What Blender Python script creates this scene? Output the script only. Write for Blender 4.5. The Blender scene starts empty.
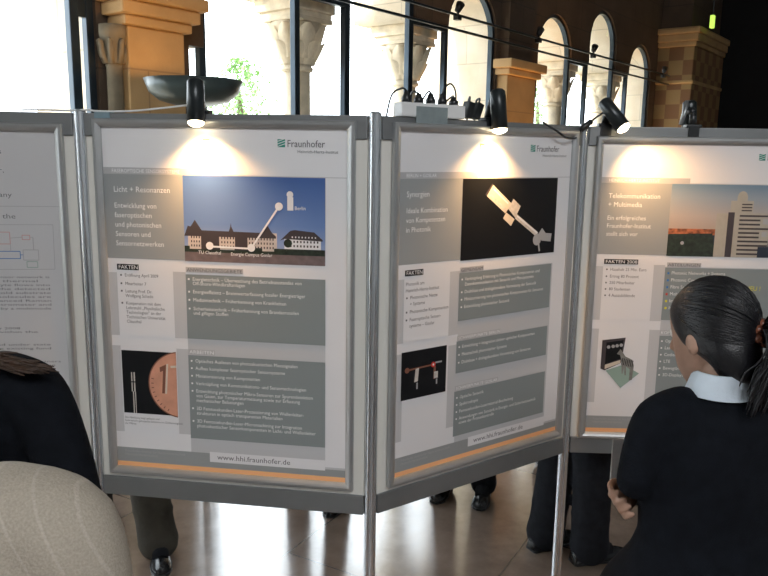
import bpy, bmesh, math, random
from math import pi, sin, cos, radians as rad, atan2, sqrt
from mathutils import Vector, Matrix
random.seed(7)
SC = bpy.context.scene
COL = SC.collection

# ------------------------------------------------------------------ materials
def mat(name, col, rough=.5, metal=0., var=0., vscale=6., bump=0., bscale=60., coat=0., stretch=None, spec=None):
    m = bpy.data.materials.new(name); m.use_nodes = True
    nt = m.node_tree; N = nt.nodes; L = nt.links
    b = N['Principled BSDF']
    b.inputs['Base Color'].default_value = (*col, 1)
    b.inputs['Roughness'].default_value = rough
    b.inputs['Metallic'].default_value = metal
    if coat: b.inputs['Coat Weight'].default_value = coat; b.inputs['Coat Roughness'].default_value = .12
    if spec is not None: b.inputs['Specular IOR Level'].default_value = spec
    tc = N.new('ShaderNodeTexCoord'); mp = N.new('ShaderNodeMapping')
    L.new(tc.outputs['Object'], mp.inputs['Vector'])
    if stretch: mp.inputs['Scale'].default_value = stretch
    n = N.new('ShaderNodeTexNoise'); n.inputs['Scale'].default_value = vscale; n.inputs['Detail'].default_value = 4
    L.new(mp.outputs['Vector'], n.inputs['Vector'])
    r = N.new('ShaderNodeValToRGB')
    r.color_ramp.elements[0].position = .3; r.color_ramp.elements[1].position = .7
    r.color_ramp.elements[0].color = (*[max(0, c*(1-var)) for c in col], 1)
    r.color_ramp.elements[1].color = (*[min(1, c*(1+var)) for c in col], 1)
    L.new(n.outputs['Fac'], r.inputs['Fac']); L.new(r.outputs['Color'], b.inputs['Base Color'])
    if bump:
        n2 = N.new('ShaderNodeTexNoise'); n2.inputs['Scale'].default_value = bscale; n2.inputs['Detail'].default_value = 3
        L.new(mp.outputs['Vector'], n2.inputs['Vector'])
        bp = N.new('ShaderNodeBump'); bp.inputs['Strength'].default_value = bump; bp.inputs['Distance'].default_value = .01
        L.new(n2.outputs['Fac'], bp.inputs['Height']); L.new(bp.outputs['Normal'], b.inputs['Normal'])
    return m

def emit(name, col, s):
    m = mat(name, col, .4); b = m.node_tree.nodes['Principled BSDF']
    b.inputs['Emission Color'].default_value = (*col, 1); b.inputs['Emission Strength'].default_value = s
    return m

def stone_blocks(name, c1, c2, mortar, bw, bh, rough=.8, bump=.3):
    m = mat(name, c1, rough, 0, .2, 3, bump, 40)
    nt = m.node_tree; N = nt.nodes; L = nt.links; b = N['Principled BSDF']
    tc = N.new('ShaderNodeTexCoord'); sp = N.new('ShaderNodeSeparateXYZ'); cb = N.new('ShaderNodeCombineXYZ')
    L.new(tc.outputs['Object'], sp.inputs[0])
    ad = N.new('ShaderNodeMath'); ad.operation = 'ADD'
    L.new(sp.outputs['X'], ad.inputs[0]); L.new(sp.outputs['Y'], ad.inputs[1])
    L.new(ad.outputs[0], cb.inputs['X']); L.new(sp.outputs['Z'], cb.inputs['Y'])
    br = N.new('ShaderNodeTexBrick'); br.inputs['Scale'].default_value = 1
    br.inputs['Brick Width'].default_value = bw; br.inputs['Row Height'].default_value = bh
    br.inputs['Mortar Size'].default_value = .006; br.inputs['Bias'].default_value = 0
    br.inputs['Color1'].default_value = (*c1, 1); br.inputs['Color2'].default_value = (*c2, 1); br.inputs['Mortar'].default_value = (*mortar, 1)
    L.new(cb.outputs[0], br.inputs['Vector'])
    n = N.new('ShaderNodeTexNoise'); n.inputs['Scale'].default_value = 2.5; n.inputs['Detail'].default_value = 6
    L.new(tc.outputs['Object'], n.inputs['Vector'])
    mx = N.new('ShaderNodeMix'); mx.data_type = 'RGBA'; mx.blend_type = 'OVERLAY'; mx.inputs['Factor'].default_value = .45
    L.new(br.outputs['Color'], mx.inputs['A']); L.new(n.outputs['Fac'], mx.inputs['B'])
    L.new(mx.outputs['Result'], b.inputs['Base Color'])
    return m

M = {}
M['alu'] = mat('aluminium', (.78, .81, .84), .24, .92, .04, 8, .03, 200, stretch=(1, 1, .05))
M['alu_dark'] = mat('aluminium_grey', (.30, .32, .33), .4, .75, .05, 8)
M['rail'] = mat('rail_grey', (.235, .245, .25), .45, .55, .06, 5)
M['frame'] = mat('frame_silver', (.46, .475, .485), .36, .7, .05, 10)
M['board'] = mat('infill_board', (.72, .71, .66), .55, 0, .03, 3)
M['black'] = mat('black_plastic', (.012, .014, .016), .35, 0, .2, 20)
M['blackmetal'] = mat('black_metal', (.02, .026, .028), .32, .3, .15, 12)
M['white_pl'] = mat('white_plastic', (.75, .76, .76), .4, 0, .03, 10)
M['tape'] = mat('grey_tape', (.25, .30, .31), .5, .2, .1, 30)
M['bluetape'] = mat('blue_tape', (.18, .26, .30), .5, 0, .1, 30)
M['bulb'] = emit('halogen_glow', (1, .80, .50), 20)
M['bowl'] = mat('bowl_enamel', (.05, .068, .068), .3, .2, .1, 8)
M['reflector'] = mat('reflector', (.9, .85, .75), .15, 1, .02, 10)
M['steel'] = mat('window_steel', (.035, .05, .065), .3, .6, .2, 6)
M['colonnette'] = mat('grey_brown_stone', (.20, .165, .11), .8, 0, .2, 8, .3, 40)
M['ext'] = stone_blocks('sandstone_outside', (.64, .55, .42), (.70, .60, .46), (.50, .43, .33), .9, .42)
M['col'] = mat('column_sandstone', (.64, .55, .41), .8, 0, .18, 9, .4, 35)
M['int'] = stone_blocks('shaded_stone', (.085, .055, .035), (.075, .05, .032), (.05, .035, .025), .8, .4)  # inner face of the wall, its lack of light darkened into the stone colour
M['pier'] = stone_blocks('ochre_stone', (.42, .27, .12), (.46, .29, .13), (.32, .2, .1), 1.6, .8, .75, .25)
M['pale'] = mat('pale_jamb_stone', (.38, .32, .22), .8, 0, .15, 5, .3, 40)
M['floorM'] = None
M['white'] = mat('print_white', (.74, .735, .75), .42, 0, .01, 2, coat=.12)
M['lgrey'] = mat('print_light_grey', (.53, .53, .54), .42, 0, .01, 2, coat=.12)
M['mgrey'] = mat('print_mid_grey', (.30, .315, .315), .42, 0, .01, 2, coat=.12)
M['dgrey'] = mat('print_dark_grey', (.235, .265, .268), .42, 0, .01, 2, coat=.12)
M['pblack'] = mat('print_black', (.008, .009, .011), .42, 0, .02, 2, spec=.2)
M['ptext'] = mat('print_text_dark', (.10, .10, .11), .5)
M['ptextw'] = mat('print_text_white', (.82, .82, .82), .5)
M['ptextm'] = mat('print_text_faint', (.14, .14, .15), .5)
M['ptextg'] = mat('print_text_grey', (.38, .38, .39), .5)
M['peach'] = mat('peach_stripe', (.88, .46, .22), .45)
M['olivegreen'] = mat('print_olive', (.30, .30, .10), .45)
M['green'] = mat('print_green', (.02, .24, .18), .45)
M['yellow'] = mat('print_yellow', (.7, .62, .03), .45)
M['red'] = mat('print_red', (.6, .03, .02), .45)
M['pblue'] = mat('print_blue', (.05, .18, .45), .45)
M['pnavy'] = mat('print_navy', (.02, .03, .05), .45)
M['pbrown'] = mat('print_roof', (.05, .04, .045), .45)
M['pbuild'] = mat('print_facade', (.55, .48, .44), .45, 0, .12, 30)
M['ptree'] = mat('print_hedge', (.02, .03, .02), .45, 0, .5, 60)
M['proad'] = mat('print_road', (.16, .12, .12), .45, 0, .2, 40)
M['pcopper'] = mat('print_copper', (.62, .30, .20), .42, 0, .12, 25)
M['pcopperd'] = mat('print_copper_dark', (.20, .08, .05), .42)
M['psteel'] = mat('print_steel', (.55, .52, .48), .42, 0, .2, 50)
M['pcream'] = mat('print_cream', (.62, .55, .45), .45, 0, .06, 30)
M['ppink'] = mat('print_pink', (.55, .30, .28), .45)
M['ptower'] = mat('print_tower', (.40, .37, .31), .45, 0, .06, 30)
M['sgrey'] = mat('print_strip_grey', (.44, .44, .45), .42)
M['zgrey'] = mat('print_zebra', (.20, .20, .19), .45, 0, .2, 60)
M['pmint'] = mat('print_mint', (.27, .38, .33), .45)
M['orange'] = mat('print_ember', (.32, .10, .04), .45, 0, .8, 50)
M['suit'] = mat('black_cloth', (.006, .0075, .011), .85, 0, .25, 30, .25, 220, spec=.12)
M['suit2'] = mat('charcoal_cloth', (.012, .013, .016), .85, 0, .25, 30, .25, 220, spec=.12)
M['olive'] = mat('olive_cloth', (.062, .056, .046), .85, 0, .2, 12, .3, 120, spec=.12)
M['greycloth'] = mat('grey_cloth', (.06, .065, .07), .85, 0, .2, 12, .3, 120, spec=.12)
M['leather'] = mat('black_leather', (.012, .013, .015), .22, 0, .2, 20, .1, 90)
M['skin'] = mat('skin', (.44, .265, .19), .5, 0, .08, 30, .08, 150)
M['lips'] = mat('lips', (.35, .12, .10), .45)
M['eyew'] = mat('eye_white', (.8, .78, .75), .2)
M['iris'] = mat('iris', (.03, .02, .015), .15)
M['hair_black'] = mat('hair_black', (.008, .008, .010), .33, 0, .3, 20, .2, 90, stretch=(3, 3, 3))
M['hair_brown'] = mat('hair_brown', (.05, .028, .018), .45, 0, .4, 30, .3, 90)
M['shirt'] = mat('pale_blue_shirt', (.60, .68, .76), .75, 0, .05, 15, .15, 120)
M['shirtw'] = mat('white_shirt', (.72, .73, .74), .75, 0, .05, 15, .15, 120)
M['clip'] = mat('tortoiseshell', (.16, .055, .03), .25, 0, .7, 40)
M['trunk'] = mat('bark', (.12, .09, .06), .9, 0, .3, 12)
M['leaf'] = mat('leaf_green', (.22, .40, .13), .6, 0, .35, 3)
M['gravel'] = mat('courtyard_gravel', (.45, .43, .38), .9, 0, .15, 20)
M['ceil'] = mat('ceiling_plaster', (.40, .41, .42), .9, 0, .05, 2)
M['unlit_end'] = mat('unlit_black', (.006, .006, .007), .95, 0, .2, 4)  # near-black: darkness of the unlit far end put into the colour
M['exit'] = emit('exit_green', (.55, .85, .12), 1.2)

def gradient(name, stops, axis='Z', lo=0., hi=1.):
    m = mat(name, stops[0][1], .42, coat=.12); nt = m.node_tree; N = nt.nodes; L = nt.links; b = N['Principled BSDF']
    tc = N.new('ShaderNodeTexCoord'); sp = N.new('ShaderNodeSeparateXYZ'); L.new(tc.outputs['Object'], sp.inputs[0])
    mr = N.new('ShaderNodeMapRange'); mr.inputs['From Min'].default_value = lo; mr.inputs['From Max'].default_value = hi
    L.new(sp.outputs[axis], mr.inputs['Value'])
    r = N.new('ShaderNodeValToRGB'); e = r.color_ramp.elements
    e[0].position = stops[0][0]; e[0].color = (*stops[0][1], 1); e[1].position = stops[-1][0]; e[1].color = (*stops[-1][1], 1)
    for p, c in stops[1:-1]:
        q = e.new(p); q.color = (*c, 1)
    L.new(mr.outputs[0], r.inputs[0]); L.new(r.outputs[0], b.inputs['Base Color'])
    return m

def beige_cloth():
    m = mat('beige_pinstripe', (.33, .29, .24), .9, 0, .08, 25, .25, 260)
    nt = m.node_tree; N = nt.nodes; L = nt.links; b = N['Principled BSDF']
    tc = N.new('ShaderNodeTexCoord'); mp = N.new('ShaderNodeMapping'); mp.inputs['Rotation'].default_value = (0, rad(24), 0)
    L.new(tc.outputs['Object'], mp.inputs[0])
    w = N.new('ShaderNodeTexWave'); w.bands_direction = 'X'; w.inputs['Scale'].default_value = 9; w.inputs['Distortion'].default_value = .3
    L.new(mp.outputs[0], w.inputs['Vector'])
    r = N.new('ShaderNodeValToRGB'); r.color_ramp.elements[0].position = .96; r.color_ramp.elements[1].position = 1.
    r.color_ramp.elements[0].color = (.43, .38, .31, 1); r.color_ramp.elements[1].color = (.49, .44, .37, 1)
    L.new(w.outputs['Fac'], r.inputs[0])
    n = N.new('ShaderNodeTexNoise'); n.inputs['Scale'].default_value = 350; L.new(tc.outputs['Object'], n.inputs[0])
    mx = N.new('ShaderNodeMix'); mx.data_type = 'RGBA'; mx.blend_type = 'OVERLAY'; mx.inputs['Factor'].default_value = .3
    L.new(r.outputs[0], mx.inputs['A']); L.new(n.outputs['Fac'], mx.inputs['B']); L.new(mx.outputs['Result'], b.inputs['Base Color'])
    return m
M['beige'] = beige_cloth()

def floor_mat():
    m = mat('polished_slabs', (.25, .2, .17), .22)
    nt = m.node_tree; N = nt.nodes; L = nt.links; b = N['Principled BSDF']
    tc = N.new('ShaderNodeTexCoord'); mp = N.new('ShaderNodeMapping'); mp.inputs['Rotation'].default_value = (0, 0, rad(-8))
    L.new(tc.outputs['Object'], mp.inputs[0])
    br = N.new('ShaderNodeTexBrick'); br.inputs['Scale'].default_value = 1; br.offset = .5
    br.inputs['Brick Width'].default_value = 1.5; br.inputs['Row Height'].default_value = .95; br.inputs['Mortar Size'].default_value = .004
    br.inputs['Color1'].default_value = (.17, .122, .095, 1); br.inputs['Color2'].default_value = (.19, .138, .108, 1); br.inputs['Mortar'].default_value = (.10, .08, .07, 1)
    L.new(mp.outputs[0], br.inputs['Vector'])
    n = N.new('ShaderNodeTexNoise'); n.inputs['Scale'].default_value = 7; n.inputs['Detail'].default_value = 8; n.inputs['Roughness'].default_value = .65
    L.new(tc.outputs['Object'], n.inputs[0])
    mx = N.new('ShaderNodeMix'); mx.data_type = 'RGBA'; mx.blend_type = 'OVERLAY'; mx.inputs['Factor'].default_value = .6
    L.new(br.outputs['Color'], mx.inputs['A']); L.new(n.outputs['Fac'], mx.inputs['B']); L.new(mx.outputs['Result'], b.inputs['Base Color'])
    mr = N.new('ShaderNodeMapRange'); mr.inputs['To Min'].default_value = .09; mr.inputs['To Max'].default_value = .22
    L.new(n.outputs['Fac'], mr.inputs[0]); L.new(mr.outputs[0], b.inputs['Roughness'])
    b.inputs['IOR'].default_value = 2.5
    return m
M['floorM'] = floor_mat()

def glass_mat():
    m = bpy.data.materials.new('window_glass'); m.use_nodes = True; nt = m.node_tree; N = nt.nodes; L = nt.links
    for n in list(N): N.remove(n)
    o = N.new('ShaderNodeOutputMaterial'); t = N.new('ShaderNodeBsdfTransparent'); g = N.new('ShaderNodeBsdfGlossy')
    t.inputs[0].default_value = (.97, .98, .98, 1); g.inputs['Roughness'].default_value = .02
    lw = N.new('ShaderNodeLayerWeight'); pw = N.new('ShaderNodeMath'); pw.operation = 'POWER'; pw.inputs[1].default_value = 5
    L.new(lw.outputs['Facing'], pw.inputs[0]); f = N.new('ShaderNodeMath'); f.operation = 'MULTIPLY_ADD'; f.inputs[1].default_value = .6; f.inputs[2].default_value = .03; L.new(pw.outputs[0], f.inputs[0])
    x = N.new('ShaderNodeMixShader'); L.new(f.outputs[0], x.inputs[0]); L.new(t.outputs[0], x.inputs[1]); L.new(g.outputs[0], x.inputs[2]); L.new(x.outputs[0], o.inputs[0])
    return m
M['glass'] = glass_mat()

# ------------------------------------------------------------------ helpers
def tag(o, label=None, cat=None, group=None, kind=None):
    if label: o['label'] = label
    if cat: o['category'] = cat
    if group: o['group'] = group
    if kind: o['kind'] = kind
    return o

def empty(name, loc=(0, 0, 0), rz=0, label=None, cat=None, group=None):
    o = bpy.data.objects.new(name, None); o.empty_display_size = .1; COL.objects.link(o)
    o.location = loc; o.rotation_euler = (0, 0, rz)
    return tag(o, label, cat, group)

def obj(name, bm, mats, parent=None, smooth=False, loc=None, rz=None):
    me = bpy.data.meshes.new(name); bmesh.ops.recalc_face_normals(bm, faces=bm.faces[:])
    bm.to_mesh(me); bm.free()
    for x in (mats if isinstance(mats, (list, tuple)) else [mats]): me.materials.append(x)
    if smooth: me.polygons.foreach_set('use_smooth', [True]*len(me.polygons))
    o = bpy.data.objects.new(name, me); COL.objects.link(o)
    if parent: o.parent = parent
    if loc is not None: o.location = loc
    if rz is not None: o.rotation_euler = (0, 0, rz)
    return o

def NB(): return bmesh.new()

def box(bm, x0, x1, y0, y1, z0, z1, mi=0, bev=0, mtx=None):
    v = [bm.verts.new((x, y, z)) for z in (z0, z1) for y in (y0, y1) for x in (x0, x1)]
    fs = [bm.faces.new([v[i] for i in q]) for q in ((0, 2, 3, 1), (4, 5, 7, 6), (0, 1, 5, 4), (2, 6, 7, 3), (0, 4, 6, 2), (1, 3, 7, 5))]
    for f in fs: f.material_index = mi
    if bev:
        r = bmesh.ops.bevel(bm, geom=list({e for f in fs for e in f.edges}), offset=bev, segments=2, affect='EDGES', profile=.6)
        v = list({q for f in r['faces'] for q in f.verts} | {q for q in v if q.is_valid})
        for f in r['faces']: f.material_index = mi
    if mtx is not None:
        for q in v: q.co = mtx @ q.co
    return bm

def tube(bm, pts, r, seg=10, cap=True, flat=(1, 1), mi=0):
    pts = [Vector(p) for p in pts]; n = len(pts)
    rs = r if isinstance(r, (list, tuple)) else [r]*n
    rings = []; up = None
    for i, p in enumerate(pts):
        d = (pts[min(i+1, n-1)]-pts[max(i-1, 0)]).normalized()
        if up is None: up = Vector((0, 0, 1)) if abs(d.z) < .9 else Vector((0, 1, 0))
        a = d.cross(up).normalized(); b = a.cross(d).normalized(); up = b
        rings.append([bm.verts.new(p+(a*cos(2*pi*k/seg)*flat[0]+b*sin(2*pi*k/seg)*flat[1])*rs[i]) for k in range(seg)])
    for i in range(n-1):
        for k in range(seg):
            f = bm.faces.new((rings[i][k], rings[i][(k+1) % seg], rings[i+1][(k+1) % seg], rings[i+1][k])); f.material_index = mi
    if cap:
        bm.faces.new(rings[0][::-1]).material_index = mi; bm.faces.new(rings[-1]).material_index = mi
    return bm

def smoothpath(pts, n=6):
    pts = [Vector(p) for p in pts]; out = []
    P = [pts[0]*2-pts[1]]+pts+[pts[-1]*2-pts[-2]]
    for i in range(1, len(P)-2):
        a, b, c, d = P[i-1], P[i], P[i+1], P[i+2]
        for k in range(n):
            t = k/n; out.append(.5*((2*b)+(c-a)*t+(2*a-5*b+4*c-d)*t*t+(3*b-a-3*c+d)*t**3))
    out.append(pts[-1]); return out

def limb(bm, pts, rs, seg=14, n=6):
    P = smoothpath(pts, n); m = len(P); R = []
    for i in range(m):
        t = i/(m-1)*(len(rs)-1); k = min(int(t), len(rs)-2); R.append(rs[k]+(rs[k+1]-rs[k])*(t-k))
    d0 = (P[0]-P[1]).normalized(); d1 = (P[-1]-P[-2]).normalized()
    P = [P[0]+d0*R[0]*.85, P[0]+d0*R[0]*.5]+P+[P[-1]+d1*R[-1]*.5, P[-1]+d1*R[-1]*.85]
    R = [R[0]*.45, R[0]*.85]+R+[R[-1]*.85, R[-1]*.45]
    return tube(bm, P, R, seg)

def loft(bm, rings, seg=24, mi=0, cap=True):
    RR = []
    for (cx, cy, cz, rx, ry) in rings:
        RR.append([bm.verts.new((cx+rx*cos(2*pi*k/seg), cy+ry*sin(2*pi*k/seg), cz)) for k in range(seg)])
    for a, b in zip(RR, RR[1:]):
        for k in range(seg):
            bm.faces.new((a[k], a[(k+1) % seg], b[(k+1) % seg], b[k])).material_index = mi
    if cap:
        bm.faces.new(RR[0][::-1]).material_index = mi; bm.faces.new(RR[-1]).material_index = mi
    return bm

def lathe(bm, prof, seg=24, c=(0, 0, 0), mi=0):
    RR = []
    for r, z in prof:
        RR.append([bm.verts.new((c[0]+r*cos(2*pi*k/seg), c[1]+r*sin(2*pi*k/seg), c[2]+z)) for k in range(seg)])
    for a, b in zip(RR, RR[1:]):
        for k in range(seg):
            bm.faces.new((a[k], a[(k+1) % seg], b[(k+1) % seg], b[k])).material_index = mi
    bm.faces.new(RR[0][::-1]).material_index = mi; bm.faces.new(RR[-1]).material_index = mi
    return bm

def ball(bm, c, r, seg=14, mtx=None):
    q = bmesh.ops.create_uvsphere(bm, u_segments=seg, v_segments=max(6, seg//2), radius=1)
    rr = r if isinstance(r, (tuple, list)) else (r, r, r)
    for v in q['verts']:
        co = Vector((v.co.x*rr[0], v.co.y*rr[1], v.co.z*rr[2]))
        if mtx is not None: co = mtx @ co
        v.co = co+Vector(c)
    return bm

def xform(bm, mtx, start=0):
    bm.verts.ensure_lookup_table()
    for v in bm.verts[start:]: v.co = mtx @ v.co
    return bm

def evald(o):
    dg = bpy.context.evaluated_depsgraph_get(); dg.update()
    return bpy.data.meshes.new_from_object(o.evaluated_get(dg))

def organic(name, bm, m, parent, voxel=.014, it=6, fac=.5):
    """melt the gathered shapes into one continuous surface"""
    o = obj(name, bm, m, None)
    r = o.modifiers.new('r', 'REMESH'); r.mode = 'VOXEL'; r.voxel_size = voxel; r.use_smooth_shade = True
    s = o.modifiers.new('s', 'SMOOTH'); s.iterations = it; s.factor = fac
    me = evald(o); old = o.data; o.modifiers.clear(); o.data = me; bpy.data.meshes.remove(old); me.name = name
    me.materials.clear(); me.materials.append(m)
    me.polygons.foreach_set('use_smooth', [True]*len(me.polygons))
    o.parent = parent
    return o

class Flat:
    """printed flat areas on a poster; u right, v down, from the poster's upper left corner"""
    def __init__(s): s.p = []; s.t = []
    def text(s, items, m, e=0): s.t.append((items, m, e)); return s
    def rect(s, u0, u1, v0, v1, m, e=0): s.p.append(([(u0, v0), (u0, v1), (u1, v1), (u1, v0)], m, e)); return s
    def poly(s, pts, m, e=0): s.p.append((pts, m, e)); return s
    def disc(s, u, v, r, m, e=0, n=28, a0=0, a1=2*pi): return s.poly([(u+r*cos(a0+(a1-a0)*k/n), v-r*sin(a0+(a1-a0)*k/n)) for k in range(n)], m, e)
    def line(s, a, b, w, m, e=0):
        dx, dy = b[0]-a[0], b[1]-a[1]; l = sqrt(dx*dx+dy*dy); nx, ny = -dy/l*w/2, dx/l*w/2
        return s.poly([(a[0]+nx, a[1]+ny), (b[0]+nx, b[1]+ny), (b[0]-nx, b[1]-ny), (a[0]-nx, a[1]-ny)], m, e)
    def build(s, name, parent, lay):
        ms = []; bm = NB()
        for q_, (pts, m, e) in enumerate(s.p):
            if m not in ms: ms.append(m)
            f = bm.faces.new([bm.verts.new((u, -lay*.0005-e*.00012-q_*.0000015, -v)) for u, v in pts]); f.material_index = ms.index(m)
            f.normal_update()
            if f.normal.y > 0: f.normal_flip()
        me = bpy.data.meshes.new(name); bm.to_mesh(me); bm.free()
        for m in ms: me.materials.append(M[m])
        if s.t:
            bm = NB(); bm.from_mesh(me)
            for items, m, e in s.t:
                me.materials.append(M[m]); n0 = len(bm.faces); letters(bm, items, lay*.0005+e*.00012)
                bm.faces.ensure_lookup_table()
                for f in bm.faces[n0:]: f.material_index = len(me.materials)-1
            bm.to_mesh(me); bm.free()
        o = bpy.data.objects.new(name, me); COL.objects.link(o); o.parent = parent
        return o

def letters(bm, items, dep):
    """items: (string, u, v baseline, size[, width])"""
    for it in items:
        s, u, v, sz = it[:4]
        cu = bpy.data.curves.new('t', 'FONT'); cu.body = s; cu.size = sz; cu.resolution_u = 2
        t = bpy.data.objects.new('t', cu); COL.objects.link(t)
        me = evald(t); xs = [q.co.x for q in me.vertices]
        sx = .93
        if len(it) > 4 and xs: sx = it[4]/max(1e-6, max(xs)-min(xs))
        for q in me.vertices: q.co = Vector((u+q.co.x*sx, -dep, -v+q.co.y))
        bm.from_mesh(me); bpy.data.objects.remove(t); bpy.data.curves.remove(cu); bpy.data.meshes.remove(me)

def textmesh(items, m, name, parent, lay):
    bm = NB(); letters(bm, items, lay*.0005)
    me = bpy.data.meshes.new(name); bm.to_mesh(me); bm.free(); me.materials.append(M[m])
    o = bpy.data.objects.new(name, me); COL.objects.link(o); o.parent = parent
    return o

# ------------------------------------------------------------------ camera
CAMZ = 1.90
F, PITCH, ROLL = 745.65, .17876, -.01573
cd = bpy.data.cameras.new('camera'); cam = bpy.data.objects.new('camera', cd); COL.objects.link(cam)
cd.sensor_width = 36; cd.lens = F*36/768; cd.clip_start = .05; cd.clip_end = 200
fw = Vector((0, cos(PITCH), -sin(PITCH))); dn = Vector((0, -sin(PITCH), -cos(PITCH))); rt = Vector((1, 0, 0))
r2 = rt*cos(ROLL)+dn*sin(ROLL); d2 = -rt*sin(ROLL)+dn*cos(ROLL)
cam.matrix_world = Matrix(((r2.x, -d2.x, -fw.x, 0), (r2.y, -d2.y, -fw.y, 0), (r2.z, -d2.z, -fw.z, CAMZ), (0, 0, 0, 1)))
SC.camera = cam

# ------------------------------------------------------------------ the hall
AX, AY, ATH = -1.3554, 5.5497, pi/2-.6558          # arcade origin and direction
AL = (AX, AY, 0)
def arc(s, k, z=0):                                 # arcade frame -> world
    return Vector((AX+s*cos(ATH)-k*sin(ATH), AY+s*sin(ATH)+k*cos(ATH), z))
S0, S1, KIN, HZ = -12.6, 11.6, -9., 6.0

bm = NB(); box(bm, S0-.3, S1+.3, KIN-.3, .72, -.2, 0); tag(obj('floor', bm, M['floorM'], None, loc=AL, rz=ATH), kind='structure')
bm = NB(); box(bm, S0-.3, S1+.3, KIN-.3, .72, HZ, HZ+.2); tag(obj('ceiling', bm, M['ceil'], None, loc=AL, rz=ATH), kind='structure')
bm = NB(); box(bm, S0-.3, S0, KIN, .72, 0, HZ); tag(obj('wall_back', bm, M['ceil'], None, loc=AL, rz=ATH), kind='structure')
bm = NB(); box(bm, S0-.3, S1+.3, KIN-.3, KIN, 0, HZ); tag(obj('wall_right', bm, M['ceil'], None, loc=AL, rz=ATH), kind='structure')
bm = NB(); box(bm, S1, S1+.3, KIN, .72, 0, HZ); tag(obj('wall_far', bm, M['unlit_end'], None, loc=AL, rz=ATH), kind='structure')  # wall coloured as dark as an unlit opening
bm = NB(); box(bm, -40, 40, .73, 45, -.25, -.05); tag(obj('ground_courtyard', bm, M['gravel'], None, loc=AL, rz=ATH), kind='structure')

LW, GP, PER = 1.0, .583, 5.21
SPZ, MSP, SILL = 3.19, 3.47, .5
def trifora(s0, grow=0.):
    """outline of one three-arched opening, list of (s, z)"""
    p = [(s0-.13-grow, SILL), (s0-.13-grow, 2.62), (s0-grow, 2.62)]
    for i in range(3):
        a = s0+i*(LW+GP); sp = MSP if i == 1 else SPZ
        x0, x1 = a-grow, a+LW+grow
        if i: p.append((x0, SPZ))
        R = LW/2+grow
        for k in range(17):
            t = pi-pi*k/16; p.append((a+LW/2+R*cos(t), sp+R*sin(t)))
        p.append((x1, SPZ))
    p.append((s0+3*LW+2*GP+grow, SILL))
    q = [p[0]]
    for a in p[1:]:
        if (a[0]-q[-1][0])**2+(a[1]-q[-1][1])**2 > 1e-8: q.append(a)
    return q
def holed_wall(name, s0, s1, z0, z1, holes, k0, k1, m):
    cu = bpy.data.curves.new('w', 'CURVE'); cu.dimensions = '2D'; cu.fill_mode = 'BOTH'; cu.extrude = abs(k1-k0)/2
    for pl in [[(s0, z0), (s1, z0), (s1, z1), (s0, z1)]]+holes:
        sp = cu.splines.new('POLY'); sp.points.add(len(pl)-1); sp.use_cyclic_u = True
        for q, (x, y) in zip(sp.points, pl): q.co = (x, y, 0, 1)
    t = bpy.data.objects.new('w', cu); COL.objects.link(t); me = evald(t); bpy.data.objects.remove(t)
    kc = (k0+k1)/2
    for v in me.vertices: v.co = Vector((v.co.x, kc-v.co.z, v.co.y))
    me.name = name; me.materials.clear(); me.materials.append(m)
    o = bpy.data.objects.new(name, me); COL.objects.link(o); o.location = AL; o.rotation_euler = (0, 0, ATH)
    return tag(o, kind='structure')
BAYS = [-PER+.21, 0., PER, -2*PER+.21]
KI = -.06
holes = [trifora(b) for b in BAYS]
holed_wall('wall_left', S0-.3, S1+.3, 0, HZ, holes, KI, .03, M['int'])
holed_wall('wall_outer', S0-.3, S1+.3, -.2, HZ, [trifora(b, 0.) for b in BAYS], .03, .72, M['ext'])

# glazing: one steel window per bay
def bar(bm, s0, s1, k0, k1, z0, z1): box(bm, s0, s1, k0, k1, z0, z1, bev=.006)
def archbar(bm, sc, z, R, w=.05, d=.06):
    ring = []
    for k in range(25):
        t = pi*k/24; c = (cos(t), sin(t))
        ring.append([bm.verts.new((sc+(R+e)*c[0], kk, z+(R+e)*c[1])) for e, kk in ((-w/2, -d/2), (w/2, -d/2), (w/2, d/2), (-w/2, d/2))])
    for a, b in zip(ring, ring[1:]):
        for i in range(4): bm.faces.new((a[i], a[(i+1) % 4], b[(i+1) % 4], b[i]))
    bm.faces.new(ring[0]); bm.faces.new(ring[-1])
for wi, b in enumerate(BAYS):
    bm = NB(); gl = NB()
    for i in range(3):
        a = b+i*(LW+GP); sp = MSP if i == 1 else SPZ; w = .045 if i != 1 or wi != 1 else .06
        bar(bm, a-.01, a+w, -.03, .03, SILL, sp); bar(bm, a+LW-w, a+LW+.01, -.03, .03, SILL, sp)
        archbar(bm, a+LW/2, sp, LW/2-.02)
        # pane outline with arched head
        pl = [(a, SILL), (a+LW, SILL), (a+LW, sp)]+[(a+LW/2+LW/2*cos(pi*k/16), sp+LW/2*sin(pi*k/16)) for k in range(1, 16)]+[(a, sp)]
        gl.faces.new([gl.verts.new((x, .005, z)) for x, z in pl])
        if i == 0: gl.faces.new([gl.verts.new(q) for q in ((a-.13, .005, SILL), (a, .005, SILL), (a, .005, 2.62), (a-.13, .005, 2.62))])
        if i < 2: gl.faces.new([gl.verts.new(q) for q in ((a+LW, .005, SILL), (a+LW+GP, .005, SILL), (a+LW+GP, .005, SPZ), (a+LW, .005, SPZ))])
        if i < 2: bar(bm, a+LW, a+LW+GP, -.03, .03, SPZ-.05, SPZ+.01)
    bar(bm, b, b+3*LW+2*GP, -.035, .035, SILL, SILL+.07)
    if wi == 0:      # the double frame of the nearest side light
        bar(bm, -.99, -.93, -.03, .03, SILL, 3.1); bar(bm, -.93, -.86, -.02, .02, 2.70, 3.1)
    o = tag(obj('window_%d' % (wi+1), bm, M['steel'], None, loc=AL, rz=ATH), kind='structure')
    obj('pane', gl, M['glass'], o)

# side light between the near bay and the ochre pier
holes = None
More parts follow.
